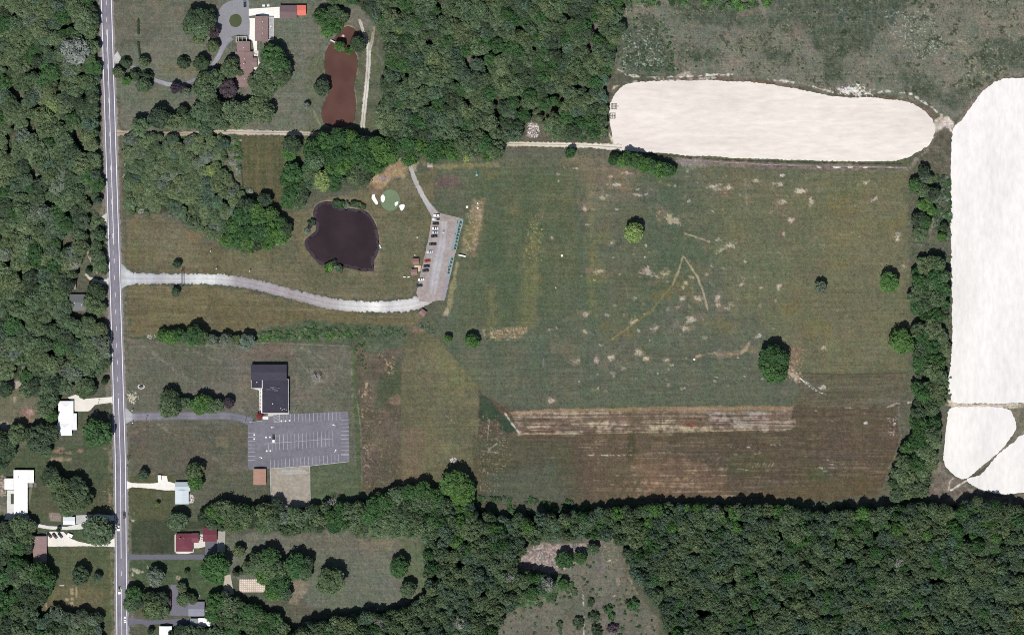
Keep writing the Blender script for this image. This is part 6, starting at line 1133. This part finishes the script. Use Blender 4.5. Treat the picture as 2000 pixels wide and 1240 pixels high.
def scatter(name, pts, sources, trunk=None):
    """pts: x, y, z, sx, sz, rot, tint; one object whose points carry copies of the sources"""
    me_ = bpy.data.meshes.new(name); n = len(pts); me_.vertices.add(n); me_.vertices.foreach_set('co', np.array([p[:3] for p in pts], np.float32).ravel())
    a = me_.attributes.new('scl', 'FLOAT_VECTOR', 'POINT'); a.data.foreach_set('vector', np.array([(p[3], p[3], p[4]) for p in pts], np.float32).ravel())
    a = me_.attributes.new('rot', 'FLOAT_VECTOR', 'POINT'); a.data.foreach_set('vector', np.array([(0, 0, p[5]) for p in pts], np.float32).ravel())
    a = me_.attributes.new('tint', 'FLOAT_COLOR', 'POINT'); a.data.foreach_set('color', np.array([(*p[6], 1) for p in pts], np.float32).ravel())
    a = me_.attributes.new('pick', 'INT', 'POINT'); a.data.foreach_set('value', np.array([i*7 % len(sources) for i in range(n)], np.int32)); me_.update()
    o = bpy.data.objects.new(name, me_); C.objects.link(o); g = bpy.data.node_groups.new(name, 'GeometryNodeTree')
    g.interface.new_socket('Geometry', in_out='INPUT', socket_type='NodeSocketGeometry'); g.interface.new_socket('Geometry', in_out='OUTPUT', socket_type='NodeSocketGeometry')
    gi = g.nodes.new('NodeGroupInput'); go = g.nodes.new('NodeGroupOutput')
    def named(nm, typ): q_ = g.nodes.new('GeometryNodeInputNamedAttribute'); q_.data_type = typ; q_.inputs[0].default_value = nm; return [s_ for s_ in q_.outputs if s_.enabled and s_.name == 'Attribute'][0]
    def inst(srcs, mat, pick):
        j = g.nodes.new('GeometryNodeGeometryToInstance')
        for s_ in reversed(srcs): oi = g.nodes.new('GeometryNodeObjectInfo'); oi.transform_space = 'ORIGINAL'; oi.inputs[0].default_value = s_; g.links.new(oi.outputs['Geometry'], j.inputs[0]) if len(srcs) == 1 else None; s_geo.append(oi)
        return j
    s_geo = []; outs = []
    for srcs, mat in ((sources, 'wood_foliage'), (trunk, None)):
        if not srcs: continue
        jn = g.nodes.new('GeometryNodeJoinGeometry')
        for s_ in srcs:
            oi = g.nodes.new('GeometryNodeObjectInfo'); oi.transform_space = 'ORIGINAL'; oi.inputs[0].default_value = s_; last = oi.outputs['Geometry']
            if mat: sm = g.nodes.new('GeometryNodeSetMaterial'); sm.inputs['Material'].default_value = M[mat]; g.links.new(last, sm.inputs[0]); last = sm.outputs[0]
            ti = g.nodes.new('GeometryNodeGeometryToInstance'); g.links.new(last, ti.inputs[0]); g.links.new(ti.outputs[0], jn.inputs[0])
        ip = g.nodes.new('GeometryNodeInstanceOnPoints'); g.links.new(gi.outputs[0], ip.inputs['Points']); g.links.new(jn.outputs[0], ip.inputs['Instance']); ip.inputs['Pick Instance'].default_value = True
        if len(srcs) > 1: g.links.new(named('pick', 'INT'), ip.inputs['Instance Index'])
        g.links.new(named('scl', 'FLOAT_VECTOR'), ip.inputs['Scale']); g.links.new(named('rot', 'FLOAT_VECTOR'), ip.inputs['Rotation']); outs.append(ip.outputs[0])
    if len(outs) > 1:
        jj = g.nodes.new('GeometryNodeJoinGeometry')
        for s_ in outs: g.links.new(s_, jj.inputs[0])
        g.links.new(jj.outputs[0], go.inputs[0])
    else: g.links.new(outs[0], go.inputs[0])
    md = o.modifiers.new('scatter', 'NODES'); md.node_group = g; return o
crowns = []; seen = set()
for o in bpy.data.objects:
    if o.name.split('.')[0] == 'crown' and o.data.name not in seen and o.data in CR: seen.add(o.data.name); crowns.append(o)
bushes = [o for o in bpy.data.objects if o.name.split('.')[0] == 'crown' and o.data in BUSH][:3]; trunk0 = [o for o in bpy.data.objects if o.name.split('.')[0] == 'trunk'][:1]
pts = []
for x, y, r, t, H, k in rest:
    c = np.array(T[t])*rw_.uniform(.76, 1.1)*np.array([rw_.uniform(.95, 1.07), 1, rw_.uniform(.94, 1.08)]); pts.append((X(x), Y(y), 0, r*S, H/1.98, rw_.uniform(0, 6.28), tuple(c)))
o = scatter('woodland_trees', pts, crowns, trunk0); tag(o, 'closed canopy of broadleaved woods around the fields', 'woodland', kind='stuff')
# undergrowth: low bushes in the scrub, at wood edges and over the fallow land
UG = [([(225,-60),(243,262),(470,264),(476,360),(560,420),(570,440),(545,480),(450,488),(350,425),(246,420)], 0, (2,5), []),
 (WOODS['west'], 700, (2,6), ['green','olive','dark','grey']), (WOODS['north'], 420, (2,5), ['green','olive','dark']), ([(243,266),(470,264),(478,365),(520,400),(560,440),(540,480),(450,486),(350,424),(246,418)], 620, (2,6), ['olive','green','bright','grey','pale']),
 ([(330,420),(360,430),(420,470),(470,492),(500,494),(450,486),(400,462),(350,425)], 60, (2,4), ['bright']), ([(500,650),(620,640),(700,648),(690,660),(600,664),(500,666)], 170, (1.5,4), ['green','bright','deep','olive']),
 ([(700,640),(795,640),(790,662),(700,664)], 60, (1.2,2.6), ['blue','green']), ([(692,668),(712,668),(716,720),(700,720)], 30, (1,2.4), ['deep']), ([(820,632),(838,632),(850,650),(845,655),(822,640)], 26, (1.5,3), ['grey','blue','green']),
 ([(1215,20),(1300,30),(1330,140),(1215,140),(1200,120)], 150, (1,2.8), ['blue','deep','grey']), ([(1215,-90),(1500,-90),(1500,12),(1420,18),(1300,10),(1225,10)], 240, (3,8), ['green','bright','deep']), ([(1300,10),(1500,20),(1560,60),(1700,100),(1800,0),(1820,-80),(1500,-80)], 120, (1,2.4), ['deep','dark','blue']),
 ([(1330,80),(1640,100),(1660,170),(1500,150),(1330,130)], 40, (.8,1.8), ['deep','dark']), ([(1740,110),(1870,190),(1960,140),(2120,120),(2120,60),(1950,100)], 40, (.8,1.8), ['deep','dark']), ([(1700,-60),(2110,-60),(2110,60),(1800,60)], 40, (.7,1.6), ['dark','grey']),
 ([(1010,1115),(1060,1120),(1130,1090),(1190,1100),(1250,1170),(1290,1240),(960,1240),(1000,1180)], 170, (.8,3.0), ['deep','dark','green']), ([(1010,1120),(1100,1125),(1130,1150),(1060,1180),(1000,1185)], 80, (4,8), ['green','deep']),
 ([(1810,345),(1855,345),(1857,470),(1830,470),(1825,430)], 170, (2,4.6), ['dark','deep','grey']), ([(1845,500),(1857,500),(1857,780),(1845,780)], 110, (1.5,3.4), ['green','olive']), ([(1780,475),(1850,480),(1850,510),(1780,505)], 40, (1.5,3), ['olive','grey']),
 ([(1100,262),(1185,262),(1185,275),(1100,274)], 40, (1.5,3.5), ['deep','blue']), ([(178,410),(205,430),(210,540),(182,530),(176,480)], 110, (2,5.5), ['green','olive','dark']), ([(735,370),(760,300),(720,300)], 0, (1,2), []), ([(850,965),(1200,985),(1700,985),(1700,1010),(850,1010)], 200, (3,6), ['deep','dark'])]
pts = []
for poly, n, (a, b), tn in UG:
    if not n: continue
    xs_ = [p[0] for p in poly]; ys_ = [p[1] for p in poly]; c_ = 0
    for _ in range(n*12):
        if c_ >= n: break
        x, y = rw_.uniform(max(-100, min(xs_)), max(xs_)), rw_.uniform(max(-90, min(ys_)), min(1320, max(ys_)))
        if not inside(poly, x, y): continue
        c_ += 1; r = rw_.uniform(a, b)*rw_.uniform(.7, 1); c = np.array(T[rw_.choice(tn)])*rw_.uniform(.75, 1.15); pts.append((X(x), Y(y), 0, r*S, r*S*rw_.uniform(.6, 1.0), rw_.uniform(0, 6.28), tuple(c)))
o = scatter('undergrowth', pts, bushes); tag(o, 'low scrub and weeds at the wood edges and on the fallow land', 'undergrowth', kind='stuff')
print('single trees', len(TREES), 'woodland', len(rest), 'bushes', len(pts), 'canvas', canvas.shape)
